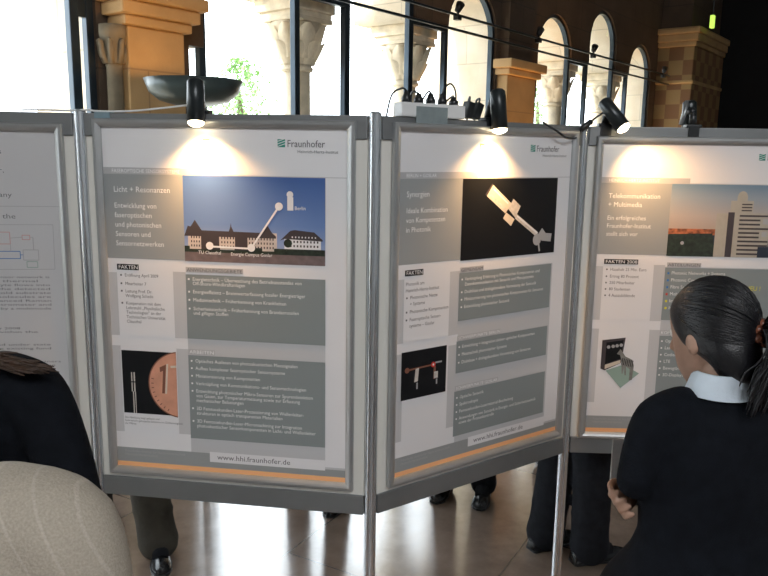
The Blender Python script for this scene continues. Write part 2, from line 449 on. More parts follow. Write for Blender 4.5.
# piers on the inner side
def pier(name, s0, s1, k0, ztop, corn, m, cm, shaft=True):
    bm = NB(); box(bm, s0, s1, k0, KI, 0, ztop, bev=.012); o = tag(obj(name, bm, m, None, loc=AL, rz=ATH), kind='structure')
    bm = NB()
    for (z0, z1, ov) in corn: box(bm, s0-ov, s1+ov, k0-ov, KI, z0, z1, bev=.015)
    obj('cornice', bm, cm, o)
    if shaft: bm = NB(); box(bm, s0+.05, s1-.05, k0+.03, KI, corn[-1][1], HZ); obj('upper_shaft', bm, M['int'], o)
    return o
p0 = pier('trim_1', -.72, -.29, -.22, 2.66, [(2.66, 2.72, .04), (2.72, 2.80, .08), (2.80, 2.88, .12)], M['pier'], M['pier'])
# colonnette with a carved frieze on the near corner of that pier
bm = NB(); lathe(bm, [(.075, 0), (.075, .12), (.055, .16), (.05, 2.40), (.055, 2.42)], 16, (-.765, -.13, 0))
o = obj('colonnette', bm, M['colonnette'], p0, True)
bm = NB(); lathe(bm, [(.05, 2.42), (.062, 2.44), (.075, 2.56), (.085, 2.60), (.085, 2.66)], 16, (-.765, -.13, 0))
for k in range(8):
    t = 2*pi*k/8; tube(bm, [(-.765+r*cos(t), -.13+r*sin(t), z) for r, z in ((.055, 2.43), (.078, 2.49), (.088, 2.55), (.098, 2.57))], [.016, .02, .017, .01], 6)
obj('colonnette_capital', bm, M['colonnette'], o, True)
pier('trim_2', 4.20, 4.90, -.20, 2.80, [(2.80, 2.87, .05), (2.87, 2.97, .10)], M['pier'], M['pier'])
def checker_stone():
    m = mat('chequered_stone', (.3, .2, .1), .8, 0, .2, 8, .2, 40); nt = m.node_tree; N = nt.nodes; L = nt.links; b = N['Principled BSDF']
    tc = N.new('ShaderNodeTexCoord'); sp = N.new('ShaderNodeSeparateXYZ'); L.new(tc.outputs['Object'], sp.inputs[0])
    ad = N.new('ShaderNodeMath'); L.new(sp.outputs['X'], ad.inputs[0]); L.new(sp.outputs['Y'], ad.inputs[1])
    cb = N.new('ShaderNodeCombineXYZ'); L.new(ad.outputs[0], cb.inputs['X']); L.new(sp.outputs['Z'], cb.inputs['Y'])
    mp = N.new('ShaderNodeMapping'); mp.inputs['Rotation'].default_value = (0, 0, 0); mp.inputs['Location'].default_value = (.13, .07, .21)
    L.new(cb.outputs[0], mp.inputs[0])
    c = N.new('ShaderNodeTexChecker'); c.inputs['Scale'].default_value = 4.2
    c.inputs['Color1'].default_value = (.30, .19, .08, 1); c.inputs['Color2'].default_value = (.20, .10, .045, 1)
    L.new(mp.outputs[0], c.inputs['Vector']); L.new(c.outputs['Color'], b.inputs['Base Color'])
    return m
M['check'] = checker_stone()
pe = NB(); box(pe, 9.65, 11.5, -.66, KI, 0, 3.72, bev=.02)
pe = tag(obj('trim_3', pe, M['check'], None, loc=AL, rz=ATH), kind='structure')
bm = NB()
for z0, z1, ov in ((3.12, 3.18, .02), (3.72, 3.80, .03), (3.80, 3.92, .06), (3.92, 4.02, .09)): box(bm, 9.65-ov, 11.5, -.66-ov, KI, z0, z1, bev=.02)
obj('cornice', bm, M['pier'], pe)
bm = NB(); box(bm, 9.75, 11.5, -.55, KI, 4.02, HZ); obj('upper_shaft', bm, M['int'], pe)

# --- stone columns between the arches
def leaf(bm, ang, r0, r1, z0, z1, w, c):
    n = 7; prev = None
    for i in range(n):
        t = i/(n-1); r = r0+(r1-r0)*t**1.6+.02*sin(pi*t); z = z0+(z1-z0)*t
        if t > .85: z -= .02
        ww = w*sin(pi*(.18+.72*t)); row = []
        for j in (-1, -.5, 0, .5, 1):
            a = ang+j*ww/r; rr = r+.022*(1-abs(j))
            row.append(bm.verts.new((c[0]+rr*cos(a), c[1]+rr*sin(a), z)))
        if prev:
            for q in range(4): bm.faces.new((prev[q], prev[q+1], row[q+1], row[q]))
        prev = row
def column(s, k, label, grp):
    p = arc(s, k); t = empty('stone_column', (p.x, p.y, 0), ATH, label, 'column', grp)
    bm = NB(); lathe(bm, [(.13, .78), (.126, 1.2), (.118, 2.59)], 24); obj('shaft', bm, M['col'], t, True)
    bm = NB(); box(bm, -.2, .2, -.2, .2, SILL, .6); lathe(bm, [(.19, .6), (.2, .64), (.16, .68), (.17, .73), (.135, .78)], 24); obj('base', bm, M['col'], t)
    bm = NB(); lathe(bm, [(.121, 2.59), (.142, 2.60), (.145, 2.625), (.128, 2.645), (.155, 2.70), (.195, 2.78), (.215, 2.88), (.225, 3.0)], 24)
    for i in range(8): leaf(bm, 2*pi*i/8, .135, .235, 2.65, 2.86, .085, (0, 0))
    for i in range(8): leaf(bm, 2*pi*(i+.5)/8, .16, .26, 2.70, 3.0, .10, (0, 0))
    obj('capital', bm, M['col'], t, True)
    bm = NB(); box(bm, -.225, .225, -.225, .225, 3.0, 3.04, bev=.01); box(bm, -.21, .21, -.22, .24, 3.04, 3.08); box(bm, -.245, .245, -.24, .28, 3.08, 3.19, bev=.015); obj('abacus', bm, M['col'], t)
for s, lab in ((1.35, 'leaf-capital stone column outside, nearest the black bowl'), (2.97, 'stone column outside, just left of the white power strip'),
               (6.56, 'stone column with worn capital outside the first small arch'), (8.28, 'stone column outside between the two rightmost arches')):
    column(s, .34, lab, 'columns of the window arcade')

# --- trees in the courtyard
def tree(s, k, h, r, z0, label, n=4200):
    p = arc(s, k); t = empty('courtyard_tree', (p.x, p.y, -.05), 0, label, 'tree', 'trees in the courtyard')
    bm = NB(); tube(bm, smoothpath([(0, 0, 0), (.03, .02, h*.4), (-.03, 0, h*.85)], 4), [.08]*4+[.06]*4+[.03], 8); obj('trunk', bm, M['trunk'], t, True)
    bm = NB(); rnd = random.Random(int(s*100))
    for i in range(n):
        a = rnd.random()*2*pi; u = rnd.random()**.5; zz = rnd.random(); rr = r*u*(sin(pi*(.12+.8*zz)))*(.8+.35*sin(5*a+8*zz))
        c = Vector((rr*cos(a), rr*sin(a), z0+(h-z0)*zz)); q = Matrix.Rotation(rnd.random()*6.3, 3, Vector((rnd.random()-.5, rnd.random()-.5, rnd.random()-.5)).normalized())
        sz = .025+.03*rnd.random()
        bm.faces.new([bm.verts.new(c+q @ Vector(w)*sz) for w in ((-1, 0, 0), (0, -.5, .1), (1, 0, 0), (0, .5, .1))])
    obj('foliage', bm, M['leaf'], t)
tree(5.9, 6.2, 3.6, 1.0, .5, 'pale green tree seen between the two nearer columns')
tree(15.5, 5.0, 4.0, 1.3, .5, 'pale green tree seen through the small arches')

# --- cable lamps strung along the arcade
def cable(z, s0, s1, name, label, sag=.0):
    bm = NB(); tube(bm, [arc(s0+(s1-s0)*i/12, -.30, z-sag*sin(pi*i/12)) for i in range(13)], .014, 8)
    tag(obj(name, bm, M['steel'], None, True), label, 'cable', 'lamp cables along the arcade')
cable(3.25, -5, 9.6, 'lamp_cable', 'upper dark cable stretched across the arched windows')
cable(3.11, -5, 9.6, 'lamp_cable', 'lower dark cable stretched across the arched windows')
for s, w in ((2.95, 'widest arch at left'), (4.72, 'first of the small arches'), (6.35, 'tallest small arch in the middle'), (9.3, 'chequered pier')):
    p = arc(s, -.30, 3.21); t = empty('cable_lamp', p, ATH, 'small black lamp on cable by the '+w, 'lamp', 'small lamps on the cables')
    bm = NB(); box(bm, -.035, .035, -.03, .03, -.01, .045, bev=.008); obj('clip', bm, M['black'], t)
    bm = NB(); tube(bm, [(0, 0, .04), (.02, 0, .09)], .012, 8); tube(bm, [(.0, 0, .08), (.05, 0, .15)], [.03, .045], 12); obj('lamp_head', bm, M['black'], t, True)

# --- exit sign
p = arc(9.8, -.86, 4.0); t = empty('exit_sign', p, ATH+pi/2, 'small glowing yellow-green exit sign high beside the chequered pier', 'sign')
bm = NB(); box(bm, -.03, .03, -.05, .05, 0, .20, bev=.01); obj('light_box', bm, M['exit'], t)
bm = NB(); tube(bm, [(0, .0, .20), (0, 0, HZ-3.98)], .012, 8); obj('hanger', bm, M['black'], t)

# ------------------------------------------------------------------ the display wall
ZT, FH, FW_, FB, GAP, PL = 1.998, 1.235, .8812, .0261, .0511, .9834
P = [Vector(q) for q in ((-2.0008, 2.4568), (-1.0209, 2.5400), (-.036, 2.3982), (.7708, 2.9833), (1.7538, 2.9537))]
DZ = (-.018, 0, 0, -.0195)
PR = .021
poles = []
plab = ['aluminium pole left of the text-only poster', 'aluminium pole between the leftmost poster and the blue-sky poster',
        'aluminium pole in the middle, between the two full posters', 'aluminium pole just left of the black-haired woman', 'aluminium pole at the far right end of the wall']
for i, q in enumerate(P):
    t = empty('support_pole', (q.x, q.y, 0), 0, plab[i], 'pole', 'poles of the display wall')
    bm = NB(); n = 64; ring = []
    for z in (.02, 2.022):
        ring.append([bm.verts.new(((PR-(.0055 if (k % 8) in (0, 1) else 0))*cos(2*pi*(k-.5)/n), (PR-(.0055 if (k % 8) in (0, 1) else 0))*sin(2*pi*(k-.5)/n), z)) for k in range(n)])
    for k in range(n): bm.faces.new((ring[0][k], ring[0][(k+1) % n], ring[1][(k+1) % n], ring[1][k]))
    bm.faces.new(ring[1]); bm.faces.new(ring[0][::-1]); obj('extrusion', bm, M['alu'], t)
    bm = NB(); lathe(bm, [(.05, 0), (.05, .008), (.022, .02)], 24); obj('foot', bm, M['black'], t, True)
    bm = NB(); lathe(bm, [(.018, 2.022), (.019, 2.024), (.012, 2.028)], 20); obj('end_cap', bm, M['alu_dark'], t, True)

def panel(i, lab):
    a, b = P[i], P[i+1]; d = b-a; L = d.length; rz = atan2(d.y, d.x)
    t = empty('display_panel', (a.x, a.y, 0), rz, lab, 'panel', 'panels of the display wall')
    e = PR+.0008
    bm = NB(); box(bm, e, L-e, -.006, .006, .735, 1.965); obj('infill_board', bm, M['board'], t)
    bm = NB(); box(bm, e, L-e, -.014, .014, 1.942, 2.016, bev=.003); obj('top_rail', bm, M['rail'], t)
    bm = NB(); box(bm, e, L-e, -.014, .014, .672, .742, bev=.003); obj('bottom_rail', bm, M['rail'], t)
    return t, L, rz
def frame(i):
    a, b = P[i], P[i+1]; d = b-a; L = d.length; rz = atan2(d.y, d.x)
    cx_ = L/2-FW_/2+FB; cz_ = ZT+DZ[i]-FB; c, s_ = cos(rz), sin(rz)
    t = empty('framed_poster', (a.x+c*cx_-s_*YP, a.y+s_*cx_+c*YP, cz_), rz)
    x0 = L/2-FW_/2; x1 = L/2+FW_/2; z1 = ZT+DZ[i]; z0 = z1-FH
    # profile: (inset, y)
    pf = [(0, -.0145), (0, -.030), (.004, -.034), (.012, -.034), (.019, -.031), (.0265, -.025), (.0265, -.0145)]
    def corner(w, side):
        return {'tl': (x0+w, z1-w), 'tr': (x1-w, z1-w), 'br': (x1-w, z0+w), 'bl': (x0+w, z0+w)}[side]
    for s, e in (('tl', 'tr'), ('tr', 'br'), ('br', 'bl'), ('bl', 'tl')):
        bm = NB(); A = []; B = []
        for w, y in pf:
            p = corner(w, s); q = corner(w, e); A.append(bm.verts.new((p[0]-cx_, y-YP, p[1]-cz_))); B.append(bm.verts.new((q[0]-cx_, y-YP, q[1]-cz_)))
        n = len(pf)
        for k in range(n): bm.faces.new((A[k], A[(k+1) % n], B[(k+1) % n], B[k]))
        bm.faces.new(A); bm.faces.new(B[::-1]); obj('frame_strip', bm, M['frame'], t)
    return t
YP = -.0165
IW, IH = FW_-2*FB, FH-2*FB

LINE = .0135
def bullets(f, u, rows, sz, m, e=8, ind=.016):
    """rows: (v, text) ; a text starting with '  ' is a continuation without a mark"""
    items = []
    for v, s in rows:
        if not s.startswith('  '): f.rect(u, u+.006, v-.008, v-.002, m, e)
        items.append((s.strip(), u+ind, v, sz))
    f.text(items, m, e)
def logo(po, u0, name='institute_logo', dark=True):
    f = Flat(); f.rect(u0, u0+.025, .033, .058, 'green')
    for k in range(3): f.line((u0, .056-.008*k), (u0+.025, .047-.008*k), .0022, 'white', 1)
    f.text([('Fraunhofer', u0+.031, .057, .032, .122)], 'ptext', 2)
    f.text([('Heinrich-Hertz-Institut', u0+.065, .0755, .013, .132)], 'ptext', 2); f.build(name, po, 3)
def base_layout(po, band, title, sub, fk, fkw):
    f = Flat(); f.rect(.0, IW, .0, IH, 'lgrey'); o = f.build('sheet', po, 0)
    f = Flat(); f.rect(0, IW, 0, .150, 'white', 2); f.rect(0, .031, .436, .485, 'white'); f.rect(.031, .277, .436, IH-.066, 'white', 1)
    f.rect(0, .277, .705, .742, 'white', 1); f.rect(0, .277, .436, .485, 'white', 1); f.rect(0, .277, 1.055, IH-.066, 'white', 1)
    f.rect(.277, .757, .436, .482, 'white', 0); f.rect(.757, IW, .153, IH-.05, 'white', 0)
    f.rect(.232, .277, .475, .705, 'lgrey', 2); f.rect(0, .031, .487, .705, 'lgrey', 2)
    f.rect(0, .277, .742, 1.05, 'lgrey', 2); f.rect(.031, .235, .742, 1.05, 'white', 3)
    f.build('white_fields', o, 1)
    f = Flat(); f.rect(0, .346, .131, .153, 'sgrey'); o = f.build('heading_band', po, 3); textmesh([(band, .03, .148, .017)], 'ptextw', 'lettering', o, 4)
    f = Flat(); f.rect(0, .277, .153, .436, 'mgrey')
    f.text([(s, .033, .212+.034*k, .027) for k, s in enumerate(title)], 'ptextw', 4)
    v0 = .265 if len(title) == 1 else .298
    f.text([(s, .033, v0+.0318*k, .0245) for k, s in enumerate(sub)], 'ptextw', 4); f.build('title_block', po, 2)
    f = Flat(); f.rect(.033, .033+fkw, .455, .475, 'pblack'); o = f.build('facts_label', po, 4); textmesh([(fk, .038, .4715, .019, fkw-.01)], 'ptextw', 'lettering', o, 5)
    f = Flat(); f.rect(0, .345, 1.113, IH, 'mgrey'); f.rect(.345, IW, 1.140, IH, 'mgrey'); f.rect(.345, .757, 1.108, 1.145, 'white', 1)
    f.rect(0, IW, 1.1655, IH-.0006, 'peach', 2)  # peach stripe along the bottom edge of the sheet
    f.text([('www.hhi.fraunhofer.de', .372, 1.134, .026, .262)], 'ptext', 6)
    f.text([('Fraunhofer-Institut für Nachrichtentechnik', .03, 1.130, .014), ('Heinrich-Hertz-Institut', .03, 1.143, .014)], 'ptextg', 4); f.build('footer_band', po, 3)
def label_box(po, lab, u0, v0, w, box, u, rows, sz, m='dgrey', marks=None):
    f = Flat(); f.rect(u0, u0+w, v0, v0+.018, 'sgrey'); f.rect(*box, m)
    f.text([(lab, u0+.004, v0+.015, .017, w-.008)], 'ptext' if v0 < .5 else 'ptextw', 4)
    if marks:
        for (v, s), c in zip(rows, marks): f.rect(u+.002, u+.010, v-.009, v, c, 8)
        f.text([(s, u+.018, v, sz) for v, s in rows], 'ptextw', 8)
    else: bullets(f, u, rows, sz, 'ptextw')
    return f
def facts(po, u, rows, sz, lead=()):
    f = Flat(); f.rect(.031, .232, .487, .703, 'white'); bullets(f, u, rows, sz, 'ptext', 4)
    if lead: f.text(list(lead), 'ptext', 4)
    f.build('facts_list', po, 3)
# ---- panels, frames, posters
labs = ['grey panel of the wall at the far left edge', 'panel of the wall behind the blue-sky poster', 'panel of the wall behind the black-photo poster', 'panel of the wall behind the woman in black']
posters = []
for i in range(4):
    panel(i, labs[i]); po = frame(i); posters.append(po)
    bm = NB(); box(bm, .0005, IW-.0005, .0002, .0018, -IH+.0005, -.0005); obj('backing_card', bm, M['white'], po)

# poster 1 (text only)
po = tag(posters[0], 'text-only scientific poster with small circuit diagram, cut by the left edge', 'poster', 'framed posters')
f = Flat(); f.rect(0, IW, 0, IH, 'lgrey'); f.rect(.0, IW, .247, .249, 'ptextg', 3); f.line((.30, .312), (.803, .309), .002, 'ptextg', 4); f.line((.803, .309), (.801, .461), .002, 'ptextg', 4); f.line((.801, .461), (.30, .465), .002, 'ptextg', 4)
for u0, u1, v0, v1, m in ((.60, .66, .335, .375, 'ppink'), (.70, .725, .345, .36, 'ppink'), (.62, .69, .40, .425, 'pblue'), (.70, .75, .395, .43, 'ptextg'), (.71, .745, .435, .455, 'pmint'), (.50, .58, .34, .37, 'ppink'), (.40, .56, .40, .43, 'pblue')):
    for A, B in (((u0, v0), (u1, v0)), ((u1, v0), (u1, v1)), ((u1, v1), (u0, v1)), ((u0, v1), (u0, v0))): f.line(A, B, .0025, m, 4)
f.line((.66, .355), (.70, .352), .002, 'ptextg', 4); f.line((.725, .352), (.735, .352), .002, 'ptextg', 4); f.line((.735, .352), (.735, .395), .003, 'ptextg', 4); f.line((.69, .412), (.70, .412), .002, 'pblue', 4); f.line((.66, .375), (.66, .40), .002, 'ptextg', 4)
f.text([('Optical sensor techniques', .30, .075, .024, .351), ('C. Waltermann, P. Angelmahr,', .25, .136, .022, .405), ('Goslar, Germany', .46, .217, .023, .215), ('Schematic of the', .46, .289, .023, .222)], 'ptextm', 4)
txt = ['Set-up: the laser source of the sensor network is', 'analyte is switched by thermal', 'solution. The desorbed analyte flows into', 'the analysis cell. There, the detected', 'phase is established on a gold substrate', 'coating. The adsorbed molecules are', 'measured by Surface Enhanced Raman', 'Spectroscopy. Fibres, spectrometer and', 'the read heads are connected by a multimode', 'fibre.']
f.text([(s, .28, .492+.0137*k, .0115, .50 if k not in (1, 9) else (.46 if k == 1 else .05)) for k, s in enumerate(txt)], 'ptextm', 4)
f.text([('Reference: Spectroscopy 2008', .34, .671, .0115, .33), ('this project is funded within the', .30, .684, .0115, .43), ('programme Energy', .30, .697, .0115, .30), ('this work is partly funded under state', .30, .729, .0115, .47), ('and federal grants and the existing fund', .30, .743, .0115, .47), ('and supported by the university and partners', .30, .79, .0115, .50), ('in the frame of the sensors programme', .30, .803, .0115, .48)], 'ptextm', 4)
f.build('sheet', po, 0)

# poster 2
po = tag(posters[1], 'poster with blue-sky building photo, copper coin photo and grey text boxes', 'poster', 'framed posters')
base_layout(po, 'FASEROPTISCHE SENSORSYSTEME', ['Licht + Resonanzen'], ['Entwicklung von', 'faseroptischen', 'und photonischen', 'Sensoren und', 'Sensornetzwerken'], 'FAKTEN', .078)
logo(po, .600)
f = Flat(); f.rect(.350, .374, .034, .055, 'olivegreen'); f.rect(.354, .370, .040, .051, 'white', 2); f.build('small_emblem', po, 3)
M['sky2'] = gradient('print_sky', [(0, (.36, .42, .60)), (.45, (.13, .22, .46)), (1, (.055, .12, .33))], 'Z', -.44, -.153)
f = Flat(); f.rect(.277, .756, .153, .437, 'sky2')
f.rect(.277, .756, .395, .437, 'proad', 1); f.rect(.277, .756, .385, .405, 'ptree', 2)
# long building
f.rect(.29, .595, .335, .395, 'pbuild', 1); f.rect(.295, .335, .325, .395, 'pbuild', 2); f.rect(.40, .45, .335, .395, 'pbuild', 2); f.rect(.545, .585, .335, .395, 'pbuild', 2)
f.poly([(.277, .352), (.290, .318), (.305, .322), (.330, .332), (.58, .335), (.592, .345), (.592, .352)], 'pbrown', 3)
f.poly([(.285, .342), (.315, .298), (.345, .342)], 'pbrown', 3); f.poly([(.43, .338), (.437, .318), (.439, .305), (.441, .318), (.45, .338)], 'pbrown', 3); f.poly([(.535, .348), (.56, .305), (.588, .348)], 'pbrown', 3)
f.rect(.335, .398, .352, .395, 'pbrown', 2); f.rect(.452, .495, .352, .395, 'pbrown', 2)
for u in [.300+.009*k for k in range(4)]+[.405+.010*k for k in range(5)]+[.50+.010*k for k in range(9)]:
    for v in (.352, .366, .380): f.rect(u, u+.004, v, v+.007, 'pbrown', 4)
# right building
f.rect(.62, .742, .345, .385, 'white', 3); f.poly([(.605, .358), (.64, .325), (.655, .322), (.72, .328), (.748, .352), (.748, .357), (.62, .352)], 'pbrown', 4)
for k in range(10):
    for v in (.357, .371): f.rect(.628+.0112*k, .633+.0112*k, v, v+.007, 'pbrown', 4)
for k in range(8): f.rect(.645+.011*k, .649+.011*k, .343, .348, 'white', 5)
f.disc(.632, .366, .014, 'ptree', 5); f.rect(.605, .756, .385, .398, 'ptree', 5)
for u, v in ((.365, .383), (.508, .385), (.603, .247)): f.disc(u, v, .013, 'white', 9)
f.line((.365, .385), (.508, .388), .006, 'white', 8); f.line((.508, .386), (.603, .247), .006, 'white', 8); f.disc(.640, .208, .011, 'white', 9); f.rect(.631, .651, .216, .259, 'white', 9)
f.text([('TU Clausthal', .325, .411, .016), ('Energie Campus Goslar', .437, .413, .016), ('Berlin', .655, .257, .017)], 'ptextw', 10); f.build('building_photo', po, 3)
facts(po, .043, [(.498, 'Eröffnung April 2009'), (.527, 'Mitarbeiter 7'), (.553, 'Leitung Prof. Dr.'), (.569, '  Wolfgang Schade'), (.595, 'Kooperation mit dem'), (.611, '  Lehrstuhl „Physikalische'), (.627, '  Technologien“ an der'), (.643, '  Technischen Universität'), (.659, '  Clausthal')], .0155)
label_box(po, 'ANWENDUNGSGEBIETE', .278, .457, .20, (.277, .757, .482, .704), .285, [(.503, 'Energietechnik – Überwachung des Betriebszustandes von'), (.518, '  Off-Shore-Windkraftanlagen'), (.546, 'Energieeffizienz – Brennwerterfassung fossiler Energieträger'), (.574, 'Medizintechnik – Früherkennung von Krankheiten'), (.604, 'Sicherheitstechnik – Früherkennung von Brandaerosolen'), (.619, '  und giftigen Stoffen')], .0172).build('text_box', po, 3)
label_box(po, 'ARBEITEN', .278, .741, .095, (.277, .757, .762, 1.062), .286, [(.787, 'Optisches Auslesen von photoakustischen Messsignalen'), (.813, 'Aufbau komplexer faseroptischer Sensorsysteme'), (.840, 'Miniaturisierung von Komponenten'), (.867, 'Verknüpfung von Kommunikations- und Sensortechnologien'), (.894, 'Entwicklung photonischer Mikro-Sensoren zur Spurendetektion'), (.911, '  von Gasen, zur Temperaturmessung sowie zur Erfassung'), (.928, '  mechanischer Belastungen'), (.957, '3D Femtosekunden-Laser-Prozessierung von Wellenleiter-'), (.974, '  strukturen in optisch transparenten Materialien'), (1.003, '3D Femtosekunden-Laser-Micromachining zur Integration'), (1.020, '  photoakustischer Sensorkomponenten in Licht- und Wellenleiter')], .0172).build('text_box', po, 3)
f = Flat(); f.rect(.034, .233, .757, .984, 'pblack')
import math as _m
cx, cy, R = .248, .872, .119
def cut_disc(r): return [(cx+r*cos(t), cy+r*sin(t)) for t in [pi/2+_m.acos(0)*0+k for k in []]]
def clipdisc(r, umax):
    pts = []
    for k in range(61):
        t = pi/2+pi*k/60; u, v = cx+r*cos(t), cy+r*sin(t)
        if u <= umax: pts.append((u, v))
    s0 = sqrt(max(0, r*r-(umax-cx)**2)); return [(umax, cy+s0)]+pts+[(umax, cy-s0)]
f.poly(clipdisc(.119, .233), 'pcopperd', 1); f.poly(clipdisc(.115, .233), 'pcopper', 2)
f.poly([(.172, .812), (.196, .800), (.188, .905), (.178, .905), (.184, .824), (.173, .829)], 'pcopperd', 3); f.poly([(.198, .798), (.204, .798), (.196, .906), (.189, .906)], 'pcream', 3); f.line((.212, .808), (.233, .806), .008, 'pcream', 3)
for k in range(9): t = rad(118+k*9); f.line((cx+.100*cos(t), cy+.100*sin(t)), (cx+.109*cos(t), cy+.109*sin(t)), .003, 'pcopperd', 3)
f.rect(.066, .070, .835, .905, 'psteel', 1); f.rect(.075, .080, .835, .905, 'psteel', 1); f.rect(.070, .074, .905, .984, 'psteel', 1); f.rect(.078, .081, .905, .984, 'psteel', 1); f.rect(.064, .082, .868, .872, 'pblack', 2)
f.rect(.034, .233, .990, 1.030, 'white'); f.text([('Die Abbildung zeigt gefasste und', .036, 1.004, .0105), ('faseroptisch gekoppelte Sensoren im Größenvergleich', .036, 1.015, .0105), ('zur Münze', .036, 1.026, .0105)], 'ptext', 4); f.build('coin_photo', po, 5)

# poster 3
po = tag(posters[2], 'poster with black photo of a metal connector and dark laser photo', 'poster', 'framed posters')
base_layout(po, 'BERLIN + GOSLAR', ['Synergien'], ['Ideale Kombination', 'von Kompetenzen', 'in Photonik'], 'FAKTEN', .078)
logo(po, .603)
f = Flat(); f.rect(.350, .374, .034, .055, 'olivegreen'); f.rect(.354, .370, .040, .051, 'white', 2); f.build('small_emblem', po, 3)
f = Flat(); f.rect(.277, .760, .154, .440, 'pblack')
def uv3(px, py): return (.277+(px-36)/(607-36)*.483, .154+(py-57)/(520-57)*.286)
f.poly([uv3(*q) for q in ((165, 150), (200, 88), (320, 205), (285, 262))], 'pcream', 1)
f.line(uv3(190, 150), uv3(290, 245), .012, 'psteel', 2); f.line(uv3(210, 118), uv3(300, 205), .006, 'white', 2)
f.poly([uv3(*q) for q in ((163, 148), (200, 88), (206, 95), (172, 158))], 'pbrown', 2)
f.poly([uv3(*q) for q in ((300, 235), (330, 178), (376, 222), (346, 290))], 'psteel', 3); f.poly([uv3(*q) for q in ((272, 290), (290, 256), (342, 298), (322, 338))], 'pcream', 3)
f.line(uv3(350, 282), uv3(490, 400), .018, 'psteel', 2); f.line(uv3(356, 280), uv3(490, 392), .006, 'white', 3)
f.disc(*uv3(490, 432), .022, 'ptextg', 2); f.poly([uv3(*q) for q in ((495, 400), (520, 362), (545, 395), (585, 400), (580, 450), (520, 440))], 'ptextg', 3); f.line(uv3(500, 450), uv3(510, 505), .008, 'ptextg', 2)
f.build('connector_photo', po, 3)
facts(po, .040, [(.555, 'Photonische Netze'), (.577, '  + Systeme'), (.604, 'Photonische Komponenten'), (.631, 'Faseroptische Sensor-'), (.653, '  systeme – Goslar')], .0168, [('Photonik am', .037, .508, .0168), ('Heinrich-Hertz-Institut', .037, .530, .0168)])
label_box(po, 'GEMEINSAM', .278, .464, .112, (.275, .750, .484, .657), .285, [(.512, 'Verknüpfung Erfahrung in Photonischen Komponenten und'), (.531, '  Datenkommunikation mit Sensorik und Messsystemen'), (.558, 'Drahtlose und drahtgebundene Vernetzung der Sensorik'), (.585, 'Miniaturisierung von photonischen Komponenten für Sensoren'), (.612, 'Entwicklung photonischer Sensorik')], .0172).build('text_box', po, 3)
label_box(po, 'SCHWERPUNKTE BERLIN', .275, .711, .215, (.272, .747, .731, .850), .282, [(.758, 'Entwicklung + Integration aktiver optischer Komponenten'), (.787, 'Messtechnik photonischer Systeme'), (.816, 'Drahtlose + drahtgebundene Vernetzung von Sensoren')], .0172).build('text_box', po, 3)
label_box(po, 'SCHWERPUNKTE GOSLAR', .272, .898, .215, (.269, .748, .918, 1.090), .279, [(.948, 'Optische Sensorik'), (.975, 'Spektroskopie'), (1.002, 'Femtosekunden-Lasermaterial-Bearbeitung'), (1.029, 'Anwendungen von Sensorik in Energie- und Sicherheitstechnik'), (1.046, '  sowie der Prozesskontrolle')], .0172).build('text_box', po, 3)
f = Flat(); f.rect(.025, .226, .737, .908, 'pblack'); f.line((.047, .803), (.166, .799), .006, 'pcopperd', 1); f.disc(.166, .799, .010, 'red', 2); f.disc(.166, .799, .004, 'white', 3); f.disc(.050, .803, .010, 'pcopperd', 1)
f.poly([(.087, .803), (.102, .801), (.098, .848), (.082, .850)], 'psteel', 2); f.rect(.170, .188, .826, .850, 'psteel', 2); f.rect(.168, .178, .806, .852, 'pcopperd', 1); f.rect(.092, .098, .853, .876, 'ptextg', 1); f.rect(.180, .186, .853, .872, 'ptextg', 1); f.rect(.175, .205, .790, .796, 'ptextg', 1)
f.build('laser_photo', po, 5)

# poster 4
po = tag(posters[3], 'poster with tower block photo, partly behind the woman', 'poster', 'framed posters')
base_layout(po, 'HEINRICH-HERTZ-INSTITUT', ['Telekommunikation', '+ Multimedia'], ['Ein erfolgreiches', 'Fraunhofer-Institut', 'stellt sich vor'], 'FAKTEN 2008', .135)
logo(po, .602)
M['sky4'] = gradient('print_dusk', [(0, (.42, .31, .24)), (.4, (.42, .37, .34)), (.75, (.28, .33, .38)), (1, (.15, .24, .33))], 'Z', -.36, -.153)
f = Flat(); f.rect(.277, .757, .153, .438, 'sky4'); f.rect(.277, .757, .338, .438, 'pnavy', 1); f.rect(.277, .757, .328, .352, 'orange', 2)
f.poly([(.277, .35), (.45, .345), (.47, .438), (.277, .438)], 'ptree', 3); f.disc(.335, .385, .007, 'ptextg', 4)
f.rect(.46, .515, .265, .438, 'ptower', 5); f.rect(.505, .53, .26, .438, 'pbrown', 6); f.rect(.515, .535, .255, .438, 'ptower', 5); f.rect(.535, .67, .262, .438, 'ptower', 6); f.rect(.512, .60, .215, .262, 'ptower', 5); f.rect(.535, .575, .195, .215, 'ptower', 5); f.disc(.555, .195, .018, 'ptower', 5)
for k in range(10): f.rect(.55, .668 if k not in (1, 2, 4, 5) else .632, .270+.0168*k, .277+.0168*k, 'pbrown', 7)
for k in range(3): f.rect(.555, .595, .226+.012*k, .231+.012*k, 'pbrown', 7)
f.rect(.642, .662, .285, .305, 'ptextg', 7); f.rect(.642, .662, .335, .355, 'ptextg', 7); f.rect(.632, .757, .395, .438, 'pnavy', 8)
f.build('tower_photo', po, 3)
facts(po, .043, [(.502, 'Haushalt 25 Mio. Euro'), (.530, 'Ertrag 80 Prozent'), (.556, '250 Mitarbeiter'), (.582, '80 Studenten'), (.608, '4 Auszubildende')], .0172)
rows = ['Photonic Networks + Systems', 'Photonic Components', 'Fibre Sensor Systems', 'Mobile Broadband Systems', 'Image Processing', 'Interactive Media']
f = label_box(po, 'ABTEILUNGEN', .283, .464, .135, (.277, .757, .485, .700), .285, [(.512+.0285*k, r) for k, r in enumerate(rows)], .0185, marks=('pblue', 'pblue', 'pblue', 'red', 'yellow', 'yellow'))
